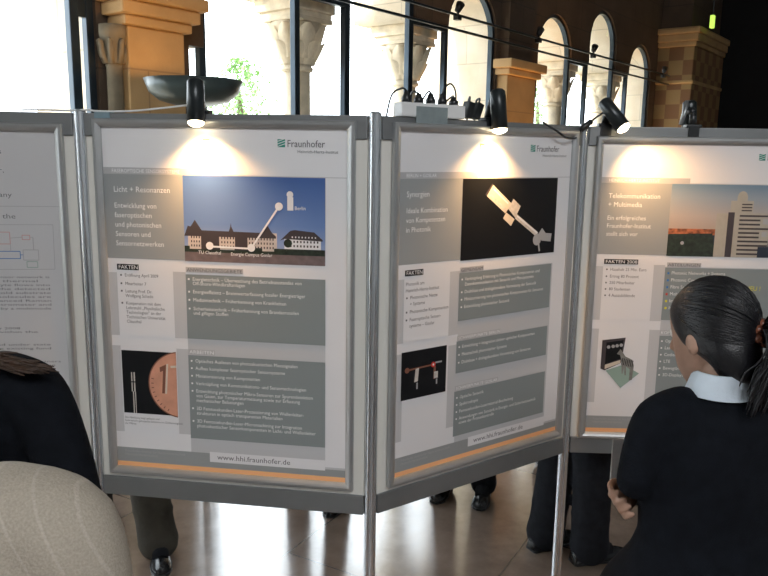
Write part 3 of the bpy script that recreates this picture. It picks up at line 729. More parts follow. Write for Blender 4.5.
f.text([('NEU !', .60, .572, .026)], 'yellow', 8); f.build('text_box', po, 3)
label_box(po, 'KOMPETENZEN', .277, .743, .13, (.277, .757, .765, 1.055), .285, [(.793+.0285*k, s) for k, s in enumerate(('Optische Netze', 'Laser + Empfänger', 'Codierung', 'LTE', 'Bewegtbild', '3D-Displays'))], .0185).build('text_box', po, 3)
f = Flat(); Zb = lambda x, y: (.048+(x-98)/420*.165, .775+(y-100)/455*.215)
f.poly([Zb(*q) for q in ((150, 400), (330, 345), (500, 420), (318, 556))], 'pmint'); f.poly([Zb(*q) for q in ((97, 130), (335, 103), (305, 330), (140, 400), (97, 385))], 'pbrown', 1); f.poly([Zb(*q) for q in ((140, 150), (315, 125), (300, 290), (140, 345))], 'pblack', 2)
f.poly([Zb(*q) for q in ((140, 350), (298, 302), (300, 330), (140, 388))], 'pcream', 3)
for x in (165, 212, 252, 294): f.disc(*Zb(x, 190-(x-165)*.15), .007, 'ptextg', 3)
f.poly([Zb(*q) for q in ((255, 250), (290, 205), (345, 270), (420, 300), (440, 350), (430, 480), (398, 485), (400, 385), (360, 360), (365, 440), (350, 440), (340, 370), (330, 425), (318, 425), (310, 310), (290, 260))], 'zgrey', 4)
for x in range(320, 440, 18): f.line(Zb(x, 285+(x-320)*.2), Zb(x-8, 345+(x-320)*.2), .003, 'pblack', 5)
f.build('zebra_photo', po, 6)

# ------------------------------------------------------------------ things on top of the wall
def to_local(i):
    a, b = P[i], P[i+1]; d = b-a; rz = atan2(d.y, d.x); return a, rz
def spot(i, x, tilt, lean, label, power, back=False, lit=True):
    """clamp spotlight on the top rail; x along panel i"""
    a, rz = to_local(i); c, s = cos(rz), sin(rz); z = 2.016
    t = empty('spotlight', (a.x+c*x, a.y+s*x, z), rz+(pi if back else 0), label, 'spotlight', 'clamp-on spotlights')
    bm = NB(); box(bm, -.030, .030, -.022, .022, 0, .012, bev=.004); box(bm, -.02, .02, -.022, -.0145, -.035, .004); box(bm, -.02, .02, .0145, .022, -.035, .004); obj('clamp', bm, M['black'], t)
    bm = NB(); tube(bm, [(0, 0, .01), (0, -.005, .045), (0, -.02, .062)], [.016, .013, .012], 10); ball(bm, (0, -.02, .062), .018, 12); obj('swivel', bm, M['black'], t, True)
    d = Vector((sin(lean), -sin(tilt), -cos(tilt)*cos(lean))).normalized()
    o = Vector((0, -.046, .064)); back_ = o-d*.035; fr = o+d*.092
    bm = NB(); tube(bm, [back_-d*.008, back_, o, fr], [.018, .0265, .0275, .0285], 20); h = obj('lamp_housing', bm, M['blackmetal'], t, True)
    bm = NB(); tube(bm, [fr-d*.002, fr+d*.003], [.0262, .0262], 20); ob = obj('reflector', bm, M['reflector'], t, True)
    bm = NB(); tube(bm, [fr+d*.0032, fr+d*.010, fr+d*.016], [.0262, .023, .012], 18); bl = obj('bulb', bm, M['bulb'] if lit else M['eyew'], t, True)
    if lit:
        ld = bpy.data.lights.new('halogen_lamp', 'SPOT'); ld.energy = power; ld.color = (1, .55, .22); ld.spot_size = rad(124); ld.spot_blend = 1; ld.shadow_soft_size = .02
        lo = bpy.data.objects.new('halogen_lamp', ld); COL.objects.link(lo); lo.parent = t
        lo.location = fr+d*.02; dd = (d+Vector((0, .30, 0))).normalized(); lo.rotation_euler = dd.to_track_quat('-Z', 'Y').to_euler()
    else:
        bm = NB(); tube(bm, [(.045, 0, .012), (.030, -.01, .07), (.018, -.03, .10)], .009, 10); obj('arm', bm, M['alu_dark'], t, True)
    return t
spot(1, .425, rad(12), rad(4), 'lit black spotlight above the blue-sky poster', 34)
spot(2, .485, rad(10), rad(-2), 'lit black spotlight above the black-photo poster', 34)
spot(3, .083, rad(28), rad(30), 'lit black spotlight above the tower-photo poster, tilted right', 44)
spot(3, .42, rad(8), rad(-6), 'unlit black spotlight at right, turned to the wall behind', 0, back=True, lit=False)

# torchiere bowl
t = empty('uplighter', (-1.08, 4.30, 0), 0, 'dark bowl-shaped standing uplighter behind the blue-sky poster', 'lamp')
bm = NB()
lathe(bm, [(.02, 2.140), (.10, 2.146), (.19, 2.170), (.245, 2.215), (.272, 2.285), (.262, 2.285), (.235, 2.22), (.18, 2.182), (.09, 2.158), (.02, 2.155)], 40); obj('bowl', bm, M['bowl'], t, True)
bm = NB(); tube(bm, [(0, 0, .02), (0, 0, 2.145)], .016, 14); obj('stem', bm, M['blackmetal'], t, True)
bm = NB(); lathe(bm, [(.17, 0), (.17, .015), (.03, .035), (.02, .05)], 30); obj('base', bm, M['blackmetal'], t, True)
bm = NB(); tube(bm, [(-.05, 0, 2.20), (.05, 0, 2.20)], .008, 8); obj('bulb', bm, M['bulb'], t, True)
def point(name, loc, e, col, r=.03, parent=None):
    l = bpy.data.lights.new(name, 'POINT'); l.energy = e; l.color = col; l.shadow_soft_size = r
    o = bpy.data.objects.new(name, l); COL.objects.link(o); o.location = loc
    if parent: o.parent = parent
    return o
point('uplighter_lamp', (0, 0, 2.235), 21, (1, .52, .16), .03, t)
def floor_can(s, k, label, e):
    p = arc(s, k); t = empty('floor_uplight', (p.x, p.y, 0), ATH, label, 'lamp', 'small floor uplights')
    bm = NB(); lathe(bm, [(.06, 0), (.06, .02), (.045, .025), (.06, .05), (.065, .20), (.055, .20), (.05, .1)], 20); obj('can', bm, M['black'], t, True)
    bm = NB(); lathe(bm, [(.02, .105), (.03, .13), (.02, .16)], 14); obj('bulb', bm, M['bulb'], t, True)
    l = bpy.data.lights.new('floor_lamp', 'SPOT'); l.energy = e; l.color = (1, .52, .16); l.spot_size = rad(80); l.spot_blend = .6; l.shadow_soft_size = .03
    o = bpy.data.objects.new('floor_lamp', l); COL.objects.link(o); o.parent = t; o.location = (0, 0, .21); o.rotation_euler = (Vector((0, .35, 1)).to_track_quat('Z', 'Y').to_matrix().to_4x4() @ Matrix.Rotation(pi, 4, 'X')).to_euler()
floor_can(4.55, -.75, 'small floor uplight lighting the ochre pier between the windows', 260)
floor_can(9.5, -.5, 'small floor uplight lighting the chequered pier', 190)

# power strip with plugs
a, rz = to_local(2); c, s = cos(rz), sin(rz)
def loc2(x, y, z): return (a.x+c*x-s*y, a.y+s*x+c*y, z)
t = empty('power_strip', loc2(.222, 0, 2.017), rz, 'white multi-socket power strip taped on top of the panels', 'power strip')
bm = NB(); box(bm, -.135, .135, -.024, .024, 0, .045, bev=.006); obj('housing', bm, M['white_pl'], t)
bm = NB(); box(bm, -.078, .054, -.0255, -.0245, -.022, .034); obj('tape', bm, M['tape'], t)
bm = NB()
for k in range(5): lathe(bm, [(.017, .0448), (.017, .0462), (.013, .0462)], 16, (-.10+.05*k, 0, 0))
obj('sockets', bm, M['lgrey'], t)
def plug(x, h, end, label, arcpts):
    t = empty('power_plug', loc2(.222+x, 0, 2.063), rz, label, 'plug', 'black plugs in the power strip')
    bm = NB(); tube(bm, [(0, 0, 0), (0, 0, .012), (0, 0, h*.6), (0, .0, h)], [.016, .017, .012, .007], 12); obj('plug_body', bm, M['black'], t, True)
    bm = NB(); tube(bm, smoothpath([(0, 0, h)]+arcpts, 6), .0032, 8); obj('cord', bm, M['black'], t, True)
plug(-.10, .036, 0, 'black plug at the left end of the power strip', [(-.02, .0, .042), (-.045, .02, .02), (-.05, .045, -.06)])
plug(-.05, .030, 0, 'second black plug from the left in the power strip', [(-.01, .02, .036), (0, .05, 0), (0, .055, -.08)])
plug(.0, .034, 0, 'black plug in the middle of the power strip', [(.005, .02, .04), (0, .05, 0), (.0, .055, -.08)])
plug(.05, .034, 0, 'fourth black plug with cord arching right', [(.01, 0, .055), (.045, .01, .07), (.085, .03, .04), (.095, .045, -.05)])
plug(.10, .026, 0, 'black plug at the right end of the power strip', [(.01, .02, .03), (.0, .05, 0), (0, .055, -.08)])
for k, (x, w) in enumerate(((.380, 'left'), (.415, 'right'))):
    t = empty('plug_adapter', loc2(x, 0, 2.017), rz, 'black adapter beside the power strip, %s of the pair' % w, 'adapter', 'black adapters on the panel top')
    m3 = Matrix.Rotation(rad(14+8*k), 4, 'Y'); bm = NB(); box(bm, -.013, .013, -.018, .018, 0.006, .062, bev=.005, mtx=m3); obj('adapter_body', bm, M['black'], t)
    bm = NB(); tube(bm, smoothpath([m3 @ Vector((0, 0, .062)), m3 @ Vector((0, .005, .080)), Vector((.035, .03, .06)), Vector((.04, .04, -.03))], 5), .0035, 8); obj('cord', bm, M['black'], t, True)
# cable with inline plug to the tilted spotlight
A = Vector(loc2(.74, -.02, 2.022)); q3a, q3r = to_local(3)
B = Vector((P[3].x+.075*cos(q3r), P[3].y+.075*sin(q3r)-.03, 2.075))
t = empty('power_cable', A, 0, 'black cable with inline connector drooping between two panels', 'cable')
mid = Vector((.905, 2.80, 1.967))-A
C3 = Vector((P[3].x-.02, P[3].y-.05, 2.0))-A
bm = NB(); tube(bm, smoothpath([Vector((0, 0, 0)), Vector((.05, -.01, -.03)), Vector((.10, .03, -.055)), Vector((.16, .11, -.05)), C3*.97], 6), .004, 8); obj('cord', bm, M['black'], t, True)
e0 = C3*.97; e1 = e0+Vector((.045, .01, .035)); bm = NB(); tube(bm, [e0, e0+(e1-e0)*.1, e1-(e1-e0)*.1, e1], [.006, .011, .011, .006], 10); obj('connector', bm, M['black'], t, True)
bm = NB(); tube(bm, smoothpath([e1, e1+Vector((.02, .01, .015)), B-A], 5), .004, 8); obj('lead', bm, M['black'], t, True)
# white cord and tape on the left panels
a0, rz0 = to_local(0); a1, rz1 = to_local(1)
bm = NB(); pts = []
for x, z in ((.80, 2.022), (.88, 2.024), (.95, 2.023)): pts.append((a0.x+cos(rz0)*x, a0.y+sin(rz0)*x-.005, z))
for x, z in ((.03, 2.026), (.07, 2.022), (.18, 2.023), (.30, 2.034), (.40, 2.045), (.43, 2.040)): pts.append((a1.x+cos(rz1)*x, a1.y+sin(rz1)*x-.008, z))
tube(bm, smoothpath(pts, 5), .0032, 8); tag(obj('white_cord', bm, M['white_pl'], None, True), 'thin white cord lying along the top of the left panels', 'cable')
bm = NB(); box(bm, .06, .115, -.0155, .0155, 2.0165, 2.0185); box(bm, .06, .115, -.0160, -.0148, 1.990, 2.0185); box(bm, .06, .115, .0148, .0160, 1.990, 2.0185)
tag(obj('tape_strip', bm, M['bluetape'], None, loc=(a1.x, a1.y, 0), rz=rz1), 'blue-grey tape strip holding the white cord on the panel', 'tape')

# ------------------------------------------------------------------ people
HEAD = [(0, .050, .020, .022), (.012, .046, .036, .042), (.04, .032, .053, .066), (.075, .016, .062, .084), (.11, .006, .068, .092), (.14, .001, .072, .096), (.165, -.001, .072, .096), (.195, -.004, .064, .085), (.217, -.006, .044, .058), (.228, -.006, .018, .022)]
def head_shapes(bm, mt, sc=1.):
    n0 = len(bm.verts)
    loft(bm, [(0, y*sc, z*sc, rx*sc, ry*sc) for z, y, rx, ry in HEAD], 24)
    for sgn in (-1, 1):
        ball(bm, (sgn*.076*sc, -.002*sc, (.095 if sc > 1.05 else .105)*sc), (.011*sc, .017*sc, .027*sc), 12); 
    tube(bm, [(0, .085*sc, .128*sc), (0, .098*sc, .108*sc), (0, .110*sc, .085*sc), (0, .096*sc, .076*sc)], [.010*sc, .012*sc, .015*sc, .012*sc], 10)
    ball(bm, (0, .072*sc, .012*sc), .020*sc, 10)
    xform(bm, mt, n0)
def hand_shapes(bm, w, d, up, L=.175, curl=.5, side=1):
    """palm, four unequal bent fingers and a thumb; w wrist, d pointing direction, up = back of the hand"""
    d = Vector(d).normalized(); up = Vector(up); up = (up-d*up.dot(d)).normalized(); sd = d.cross(up)*side
    w = Vector(w); pl = L*.52
    for k in (-1.2, -.4, .4, 1.2):
        tube(bm, [w, w+d*pl*.3+sd*.016*k*.7, w+d*pl+sd*.017*k], [.018, .0165, .0125], 10)
    for k, ln in ((-1.5, .80), (-.5, 1.), (.5, .95), (1.5, .74)):
        b = w+d*pl*.93+sd*.0205*k; l = L*.5*ln; p = [b]; ang = 0  # bend finger
        for seg in (.42, .32, .26):
            ang += curl; p.append(p[-1]+(d*cos(ang)-up*sin(ang))*l*seg)
        limb(bm, p, [.0092, .0088, .0082, .0068], 8, 3)
    tb = w+d*pl*.25-sd*.025; limb(bm, [tb, tb-sd*.022+d*.028-up*.008, tb-sd*.026+d*.062-up*.02, tb-sd*.018+d*.085-up*.03], [.014, .012, .0105, .008], 8, 3)
def shoe(bm, c, ang, L=.29):
    n0 = len(bm.verts); seg = 16
    prof = [(-.085, .028, .055), (-.075, .036, .075), (-.04, .038, .085), (0, .038, .080), (.05, .042, .062), (.11, .048, .050), (.155, .044, .042), (.185, .032, .033), (.20, .014, .022)]
    R = []
    for y, hw, h in prof:
        ring = []
        for k in range(seg):
            t = 2*pi*k/seg; x = hw*cos(t); z = sin(t)
            ring.append(bm.verts.new((x*(1 if z < 0 else 1-.25*z), y*L/.29, .012+(h*z if z > 0 else .012*z))))
        R.append(ring)
    for a, b in zip(R, R[1:]):
        for k in range(seg): bm.faces.new((a[k], a[(k+1) % seg], b[(k+1) % seg], b[k]))
    bm.faces.new(R[0][::-1]); bm.faces.new(R[-1])
    xform(bm, Matrix.Translation(Vector((c[0], c[1], 0))) @ Matrix.Rotation(ang, 4, 'Z'), n0)
def sole(bm, c, ang, L=.29):
    n0 = len(bm.verts); pts = [(-.085, .03), (-.075, .038), (-.03, .04), (.03, .040), (.10, .050), (.155, .047), (.188, .034), (.204, .014)]
    o = [(x, y) for y, x in pts]+[(-x, y) for y, x in reversed(pts)]
    A = [bm.verts.new((x, y*L/.29, 0)) for x, y in o]; B = [bm.verts.new((x, y*L/.29, .012)) for x, y in o]; n = len(o)
    for k in range(n): bm.faces.new((A[k], A[(k+1) % n], B[(k+1) % n], B[k]))
    bm.faces.new(A[::-1]); bm.faces.new(B)
    xform(bm, Matrix.Translation(Vector((c[0], c[1], 0))) @ Matrix.Rotation(ang, 4, 'Z'), n0)

def person(label, loc, yaw, H, jm, tm, hm, feet, arms, head=(0, 0, 0), fem=False, coat=None, hair='short', shirt='shirtw', tilt=0., lean=0., group=None, trouser_r=1.):
    """a standing figure; local +Y is the way it faces. feet: ((x,y,angle),(x,y,angle)); arms: left and right lists (elbow, wrist, hand direction, back of hand, curl)"""
    k = H/1.75; t = empty('person', (*loc, 0), yaw, label, 'person', group)
    sw = (.157 if fem else .19)*k; hip = .09*k
    fl, fr = feet; hx = (fl[0]+fr[0])/2; hy = (fl[1]+fr[1])/2
    lx = lean
    sz_ = 1.41*k if fem else 1.405*k
    SH = [Vector((-sw+lx, 0, sz_)), Vector((sw+lx, 0, sz_))]
    hipc = Vector((hx, hy, .94*k)); neck = Vector((lx, .005, 1.47*k))
    hmx = Matrix.Translation(neck+Vector((head[2], .0, (.002 if fem else .050)*k))) @ Matrix.Rotation(head[0], 4, 'Z') @ Matrix.Rotation(tilt, 4, 'Y') @ Matrix.Rotation(head[1], 4, 'X') @ Matrix.Translation(Vector((0, .012, 0)))
    sc = 1.07 if fem else 1.04
    bm = NB(); head_shapes(bm, hmx, sc)
    limb(bm, [neck+Vector((0, -.015, -.06*k)), neck+Vector((head[2]*.5, -.008, .02*k)), hmx @ Vector((0, -.02, .07))], [.055*k, .049*k if fem else .056*k, .05*k], 14)
    loft(bm, [(hx, hy, .86*k, .13*k, .09*k), (hx*.7, hy*.7, 1.02*k, .125*k, .09*k), (lx*.6, 0, 1.2*k, .14*k, .095*k), (lx, 0, 1.36*k, .15*k, .085*k), (lx, 0, 1.44*k, .08*k, .06*k)], 20)
    for s, ft in zip((-1, 1), feet):
        hp = hipc+Vector((s*hip, 0, -.03*k)); an = Vector((ft[0], ft[1]-.0, .085)); kn = (hp+an)/2+Vector((0, .02*k, .02*k))
        limb(bm, [hp, kn, an], [.075*k, .052*k, .040*k], 12); limb(bm, [an, an+Vector((-sin(ft[2])*.10, cos(ft[2])*.10, -.045))], [.034, .026], 10)
    for s, ar, S in zip((-1, 1), arms, SH):
        el, wr, hd, up, cu = ar
        limb(bm, [S+Vector((-s*.03, 0, 0)), Vector(el), Vector(wr)], [.042*k, .034*k, .024*k], 12)
        hand_shapes(bm, wr, hd, up, .165*k, cu, s)
    organic('body', bm, M['skin'], t, .006, 2)
    # face
    for s in (-1, 1):
        bm = NB(); ball(bm, hmx @ Vector((s*.030*sc, .080*sc, .122*sc)), .0125*sc, 12); e = obj('eye', bm, M['eyew'], t, True)
        bm = NB(); ball(bm, hmx @ Vector((s*.030*sc, .0895*sc, .122*sc)), .0055*sc, 10); obj('iris', bm, M['iris'], e, True)
    bm = NB(); tube(bm, [hmx @ Vector((x*sc, (.088-abs(x)*.35)*sc, .048*sc)) for x in (-.024, -.012, 0, .012, .024)], [.003, .006, .007, .006, .003], 8); obj('mouth', bm, M['lips'], t, True)
    # trousers
    bm = NB(); loft(bm, [(hx, hy, .83*k, .15*k, .11*k), (hx, hy, .92*k, .165*k, .118*k), (hx*.9, hy*.9, 1.03*k, .145*k, .105*k)], 20)
    for s, ft in zip((-1, 1), feet):
        hp = hipc+Vector((s*hip, 0, -.05*k)); an = Vector((ft[0], ft[1]+.005, .062)); kn = (hp+an)/2+Vector((0, .02*k, .02*k)); tr = trouser_r
        limb(bm, [hp, kn, an+(kn-an)*.25, an+Vector((0, 0, .012))], [.092*k*tr, .075*k*tr, .072*k*tr, .078*k*tr], 16)
        for q, (dz, rr) in enumerate(((.17, .083), (.05, .080), (.30, .080))):
            c = an+(kn-an).normalized()*dz; tube(bm, [c+Vector((0, 0, .012)), c, c-Vector((0, 0, .012))], [rr*.86*k*tr, rr*k*tr, rr*.86*k*tr], 14, flat=(1, .9))
    organic('trousers', bm, M[tm], t, .012, 3)
    for ft in feet:
        bm = NB(); tube(bm, [(ft[0], ft[1]-.005, .05), (ft[0], ft[1]-.005, .09), (ft[0], ft[1]-.005, .20)], [.040, .046, .050], 14); tube(bm, [(ft[0], ft[1], .085), (ft[0]-sin(ft[2])*.11, ft[1]+cos(ft[2])*.11, .042)], [.046, .036], 12); obj('sock', bm, M['suit2'], t, True)
        bm = NB(); shoe(bm, (ft[0], ft[1]), ft[2]); so = obj('shoe', bm, M['leather'], t, True)
        bm = NB(); sole(bm, (ft[0], ft[1]), ft[2]); obj('sole', bm, M['black'], so)
        bm = NB(); m3 = Matrix.Translation(Vector((ft[0], ft[1], 0))) @ Matrix.Rotation(ft[2], 4, 'Z')
        for q in range(3): tube(bm, [m3 @ Vector((x, .045+.02*q, .078-.007*q-abs(x)*.25)) for x in (-.02, 0, .02)], .003, 6)
        obj('laces', bm, M['black'], so, True)
    # jacket
    bm = NB(); cb = coat or [(.80, .175, .125), (.92, .178, .128)]
    tors = [(hx, hy, z*k, rx*k, ry*k) for z, rx, ry in cb]
    if fem: tors += [(hx*.5, hy*.4, 1.06*k, .19*k, .115*k), (lx*.6, .0, 1.20*k, .20*k, .122*k), (lx, 0, 1.31*k, .195*k, .122*k), (lx, -.005, 1.385*k, .172*k, .10*k), (lx, -.005, 1.425*k, .13*k, .080*k), (lx, -.005, 1.448*k, .070*k, .066*k)]
    else: tors += [(hx*.5, hy*.4, 1.06*k, .168*k, .12*k), (lx*.6, .0, 1.20*k, .188*k, .132*k), (lx, 0, 1.31*k, .20*k, .135*k), (lx, -.005, 1.39*k, .185*k, .112*k), (lx, -.005, 1.44*k, .125*k, .088*k), (lx, -.005, 1.485*k, .074*k, .070*k)]
    loft(bm, tors, 28)
    for s, ar, S in zip((-1, 1), arms, SH):
        el, wr = Vector(ar[0]), Vector(ar[1]); we = wr+(el-wr).normalized()*.015
        limb(bm, [S+Vector((-s*.055*k, 0, .005)), S+Vector((s*.012, 0, -.028*k)), (S+el)/2+Vector((s*.012, 0, 0)), el, (el+we)/2, we], [.062*k, .068*k, .060*k, .053*k, .046*k, .040*k] if not fem else [.054*k, .060*k, .055*k, .050*k, .045*k, .040*k], 16, 4)
    jo = organic('jacket', bm, M[jm], t, .011, 4)
    # collar and cuffs
    bm = NB(); c0 = neck+Vector((0, -.008, 0))
    R = []
    for z, r in ((-.022, .090), (-.004, .082), (.034, .070), (.039, .067), (-.01, .066)): R.append([bm.verts.new(c0+Vector((r*k*cos(2*pi*q/28), r*k*1.0*sin(2*pi*q/28), (z-.028*max(0, sin(2*pi*q/28)))*k))) for q in range(28)])
    for a_, b_ in zip(R, R[1:]):
        for q in range(28): bm.faces.new((a_[q], a_[(q+1) % 28], b_[(q+1) % 28], b_[q]))
    obj('collar', bm, M[shirt], t, True)
    for ar in arms:
        el, wr = Vector(ar[0]), Vector(ar[1]); d = (wr-el).normalized(); bm = NB(); tube(bm, [wr-d*.03, wr+d*.006, wr+d*.010], [.036*k, .035*k, .030*k], 16); obj('cuff', bm, M[shirt], t, True)
    # hair
    bm = NB(); n0 = 0
    if hair in ('short', 'long', 'tail'):
        lift = .012
        rows = [(.105, -.030, .070, .073), (.13, -.022, .076, .082), (.155, -.014, .079, .094), (.18, -.008, .077, .097), (.205, -.008, .064, .082), (.226, -.008, .042, .055), (.238, -.008, .016, .02)]
        if hair == 'tail': rows = [(-.005, -.058, .040, .026), (.015, -.056, .054, .042), (.045, -.052, .064, .050), (.075, -.034, .076, .070), (.095, -.016, .080, .084), (.125, -.010, .082, .094), (.155, -.008, .082, .099), (.18, -.008, .079, .099), (.205, -.008, .066, .083), (.228, -.008, .043, .055), (.240, -.008, .016, .02)]
        elif hair != 'short': rows = [(.05, -.045, .060, .050), (.08, -.040, .073, .066)]+[(z, y-(.004 if z < .15 else 0), rx*1.03, ry*1.02) for z, y, rx, ry in rows]
        else: rows = [(.07, -.045, .055, .050)]+rows
        loft(bm, [(0, y*sc, z*sc, rx*sc, ry*sc) for z, y, rx, ry in rows], 24)
        if hair == 'long':
            for q in range(9):
                a_ = pi+pi*q/8; tube(bm, smoothpath([(.078*cos(a_)*sc, (.085*sin(a_)-.02)*sc, .14*sc), (.085*cos(a_)*sc, (.09*sin(a_)-.02)*sc, .04*sc), (.10*cos(a_), .085*sin(a_)-.02, -.06), (.12*cos(a_), .08*sin(a_)-.03, -.13)], 4), [.02]*8+[.022]*4+[.012], 8)
        xform(bm, hmx)
        organic('hair', bm, M[hm], t, .009, 5)
    return t, hmx, sc, k

def hang(s, H, out=.0, fwd=.0):
    k = H/1.75; return ((s*(.235+out)*k, -.02, 1.12*k), (s*(.25+out)*k, .05+fwd, .87*k), (0, .15, -1), (s, 0, 0), .28)

# --- woman with ponytail
WY = rad(13); WH = 1.62
wl = ((-.206, -.005, 1.125), (-.05, .175, 1.13), (1, .25, .1), (0, .7, .7), .4)
wr_ = ((.235, -.01, 1.07), (-.135, .115, 1.035), (-.80, -.50, -.10), (-.45, .6, -.65), .55)
tW, hmx, sc, k = person('woman with black ponytail and black jacket reading the tower poster', (.818, 1.75), WY, WH, 'suit', 'suit2', 'hair_black', ((-.085, 0, rad(8)), (.085, 0, rad(-8))), (wl, wr_),
    head=(rad(17), rad(-16), .020), fem=True, coat=[(.62, .35, .24), (.80, .33, .21), (.92, .28, .17), (1.0, .21, .135)], hair='tail', shirt='shirt')
# strands swept back into the clip, and the tail
bm = NB(); clipd = Vector((0.034, -.098, .102))*sc
rnd = random.Random(3)
def on_head(a, e, r=1.):     # a around from the face, e elevation -> point on the hair surface
    return Vector((.0815*sin(a)*cos(e)*r, .101*cos(a)*cos(e)*r-.012, .142+.098*sin(e)*r))*sc
for q in range(420):
    side = rnd.choice((-1, 1)); u = rnd.random()
    a0 = side*(rad(20)+u*rad(80)); e0 = rad(62)-u*rad(78)+rnd.uniform(-.1, .1)
    pts = []
    p0 = on_head(a0, e0, 1.015)
    for j in range(12):
        tt = j/11; d0 = (p0-Vector((0, -.012, .142))*sc); d1 = (clipd-Vector((0, -.012, .142))*sc)
        a_ = d0.normalized(); b_ = d1.normalized(); w = a_.angle(b_); dd = (a_*sin((1-tt)*w)+b_*sin(tt*w))/sin(w)
        rad_ = 1/sqrt((dd.x/.0815)**2+(dd.y/.101)**2+(dd.z/(.098 if dd.z > 0 else .115))**2)*sc
        pts.append(hmx @ (Vector((0, -.012, .142))*sc+dd*rad_*(1.010+.035*rnd.random()*sin(pi*tt))))
    tube(bm, pts, [.0012]+[.0022]*10+[.0016], 5)
obj('hair_strands', bm, M['hair_black'], tW, True)
bm = NB()
for q in range(380):
    ox, oy = rnd.gauss(.004, .020), rnd.gauss(0, .014); sp_ = rnd.uniform(.45, .95)
    b0 = hmx @ (clipd+Vector((ox*.5, -.012, oy*.5)))
    rr = Vector((.87, .5, 0)) ; bk = Vector((.30, -.92, 0))
    pts = [b0, b0+bk*.030+Vector((0, 0, .008+oy*.5))+rr*(ox*.8), b0+bk*(.052+oy)+Vector((0, 0, -.04))+rr*ox*1.5, b0+bk*(.050+oy*1.4)+Vector((0, 0, -.12*sp_))+rr*ox*2.2, b0+bk*(.035+oy*1.2)+Vector((0, 0, -.19*sp_))+rr*ox*2.4]
    tube(bm, smoothpath(pts, 4), [.0026]*10+[.0022]*6+[.0008], 5)
xf = tW.rotation_euler.z; R_ = Matrix.Rotation(-xf*0, 4, 'Z')
obj('ponytail', bm, M['hair_black'], tW, True)
bm = NB()
for q in range(7):
    t_ = 2*pi*q/7; c_ = hmx @ (clipd+Vector((.027*cos(t_)-.004, -.012, .022*sin(t_)))); ball(bm, c_, .0135, 8)
tube(bm, [hmx @ (clipd+Vector((.028*cos(2*pi*q/14), -.008, .028*sin(2*pi*q/14)))) for q in range(15)], .008, 8)
obj('hair_clip', bm, M['clip'], tW, True)

bm = NB(); box(bm, -.05, .05, -.0015, .0015, -.06, .06, bev=.0006)
tag(obj('paper', bm, M['shirtw'], None, loc=(.682, 1.945, 1.08), rz=rad(10)), 'folded white paper edge showing beside the elbow of the woman in black', 'paper')
# --- foreground figures at left, heads outside the picture
HB = 1.815
person('person in beige pinstriped jacket, only the shoulder showing at lower left', (-.60, .83), rad(6), HB, 'beige', 'greycloth', 'hair_brown', ((-.12, 0, .1), (.10, 0, -.1)), (hang(-1, HB), hang(1, HB)), head=(rad(15), 0, -.06), tilt=rad(-14), lean=-.0)
HD = 1.77; kd = HD/1.75
tD, hD, _, _ = person('person in black jacket with brown hair at the left edge', (-.93, 1.50), rad(-4), HD, 'suit', 'suit2', 'hair_brown', ((-.11, 0, .1), (.11, 0, -.1)),
       (hang(-1, HD), ((.30, -.03, 1.17), (.27, .12, .98), (0, .5, -1), (1, 0, 0), .3)), head=(rad(10), 0, -.08), tilt=rad(-14), hair='long')
bm = NB(); rnd = random.Random(5)
for q in range(150):
    a_ = rnd.uniform(-.9, .45); b_ = rnd.uniform(0, 1); x1 = .13+.145*b_+rnd.uniform(-.01, .01)
    p0 = hD @ Vector((.075*cos(a_*.8), .07*sin(a_)-.03, .13)); p1 = hD @ Vector((.092*cos(a_*.8), .085*sin(a_)-.03, .03))
    p2 = Vector((.075+.085*b_, .03*a_-.05, 1.510-.022*b_)); p3 = Vector((x1, .05*a_-.05, 1.487-.26*max(0, x1-.15)+rnd.uniform(0, .018)))
    tube(bm, smoothpath([p0, p1, p2, p3], 5), [.004]*12+[.003]*3+[.001], 5)
obj('hair_locks', bm, M['hair_brown'], tD, True)

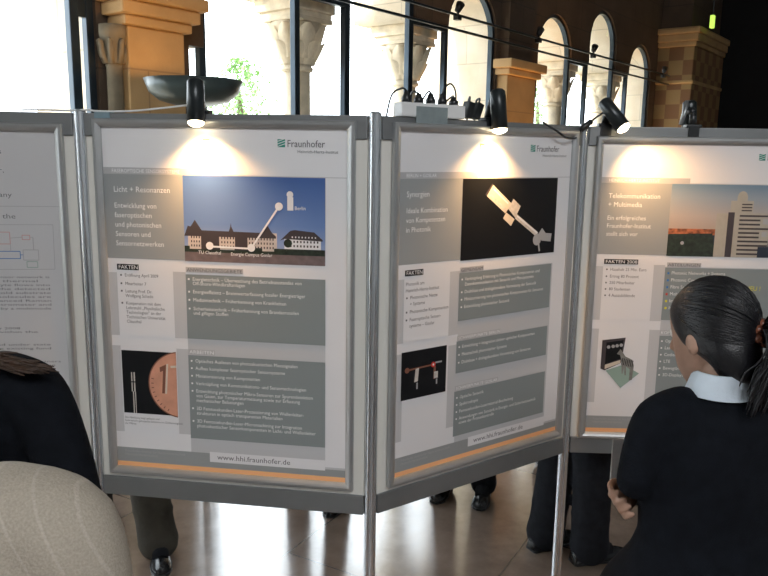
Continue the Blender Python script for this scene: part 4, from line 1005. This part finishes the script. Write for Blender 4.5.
# --- visitors behind the display wall
def visitor(label, loc, yaw, H, jm, tm, feet, trouser_r=1., grp=None):
    return person(label, loc, yaw, H, jm, tm, 'hair_brown', feet, (hang(-1, H), hang(1, H)), head=(0, 0, 0), trouser_r=trouser_r, group=grp)
visitor('person behind the wall in olive trousers and shiny black shoes', (-1.34, 3.49), rad(180-18), 1.72, 'greycloth', 'olive', ((-.345, .12, rad(38)), (.16, -.05, rad(12))), 1.25)
visitor('person behind the wall showing one small black shoe near the middle pole', (-.36, 4.02), rad(170), 1.70, 'suit', 'suit2', ((-.15, .14, rad(0)), (.12, 0, rad(-10))))
visitor('person behind the wall whose two black shoes show under the black-photo poster', (.52, 4.09), rad(150), 1.70, 'suit', 'suit2', ((-.12, .08, rad(15)), (.10, .13, rad(10))))
visitor('person farthest behind the wall, one dark shoe under the right pole', (1.08, 4.55), rad(200), 1.70, 'suit', 'suit2', ((-.10, .1, 0), (.11, .12, rad(-10))))
visitor('person in black suit trousers standing behind the wall beside the woman', (.93, 3.36), rad(-70), 1.76, 'suit', 'suit2', ((-.08, -.10, rad(8)), (.10, .03, rad(-4))), 1.22)

# ------------------------------------------------------------------ light
w = bpy.data.worlds.new('world'); SC.world = w; w.use_nodes = True
bg = w.node_tree.nodes['Background']; bg.inputs[0].default_value = (.86, .94, 1, 1); bg.inputs[1].default_value = 6.6
def area(name, loc, target, sx, sy, e, col):
    l = bpy.data.lights.new(name, 'AREA'); l.shape = 'RECTANGLE'; l.size = sx; l.size_y = sy; l.energy = e; l.color = col
    o = bpy.data.objects.new(name, l); COL.objects.link(o); o.location = loc
    o.rotation_euler = (Vector(target)-Vector(loc)).to_track_quat('-Z', 'Y').to_euler(); return o
sd = bpy.data.lights.new('sun', 'SUN'); sd.energy = 5; sd.color = (1, .93, .80); sd.angle = rad(3)
so = bpy.data.objects.new('sun', sd); COL.objects.link(so)
dv = Vector((cos(ATH)*.80+sin(ATH)*.22, sin(ATH)*.80-cos(ATH)*.22, -.42)); so.rotation_euler = dv.to_track_quat('-Z', 'Y').to_euler(); so.location = (-8, 8, 9)
area('poster_fill', (1.2, -3.6, 5.8), (.3, 2.5, .8), 3.0, 2.5, 390, (.97, .98, 1))  # added fill light below the closed ceiling, brightens the poster fronts
SC.view_settings.view_transform = 'Standard'; SC.view_settings.look = 'None'; SC.view_settings.gamma = 1; SC.view_settings.use_curve_mapping = False
SC.view_settings.exposure = 0.
SC.cycles.max_bounces = 6
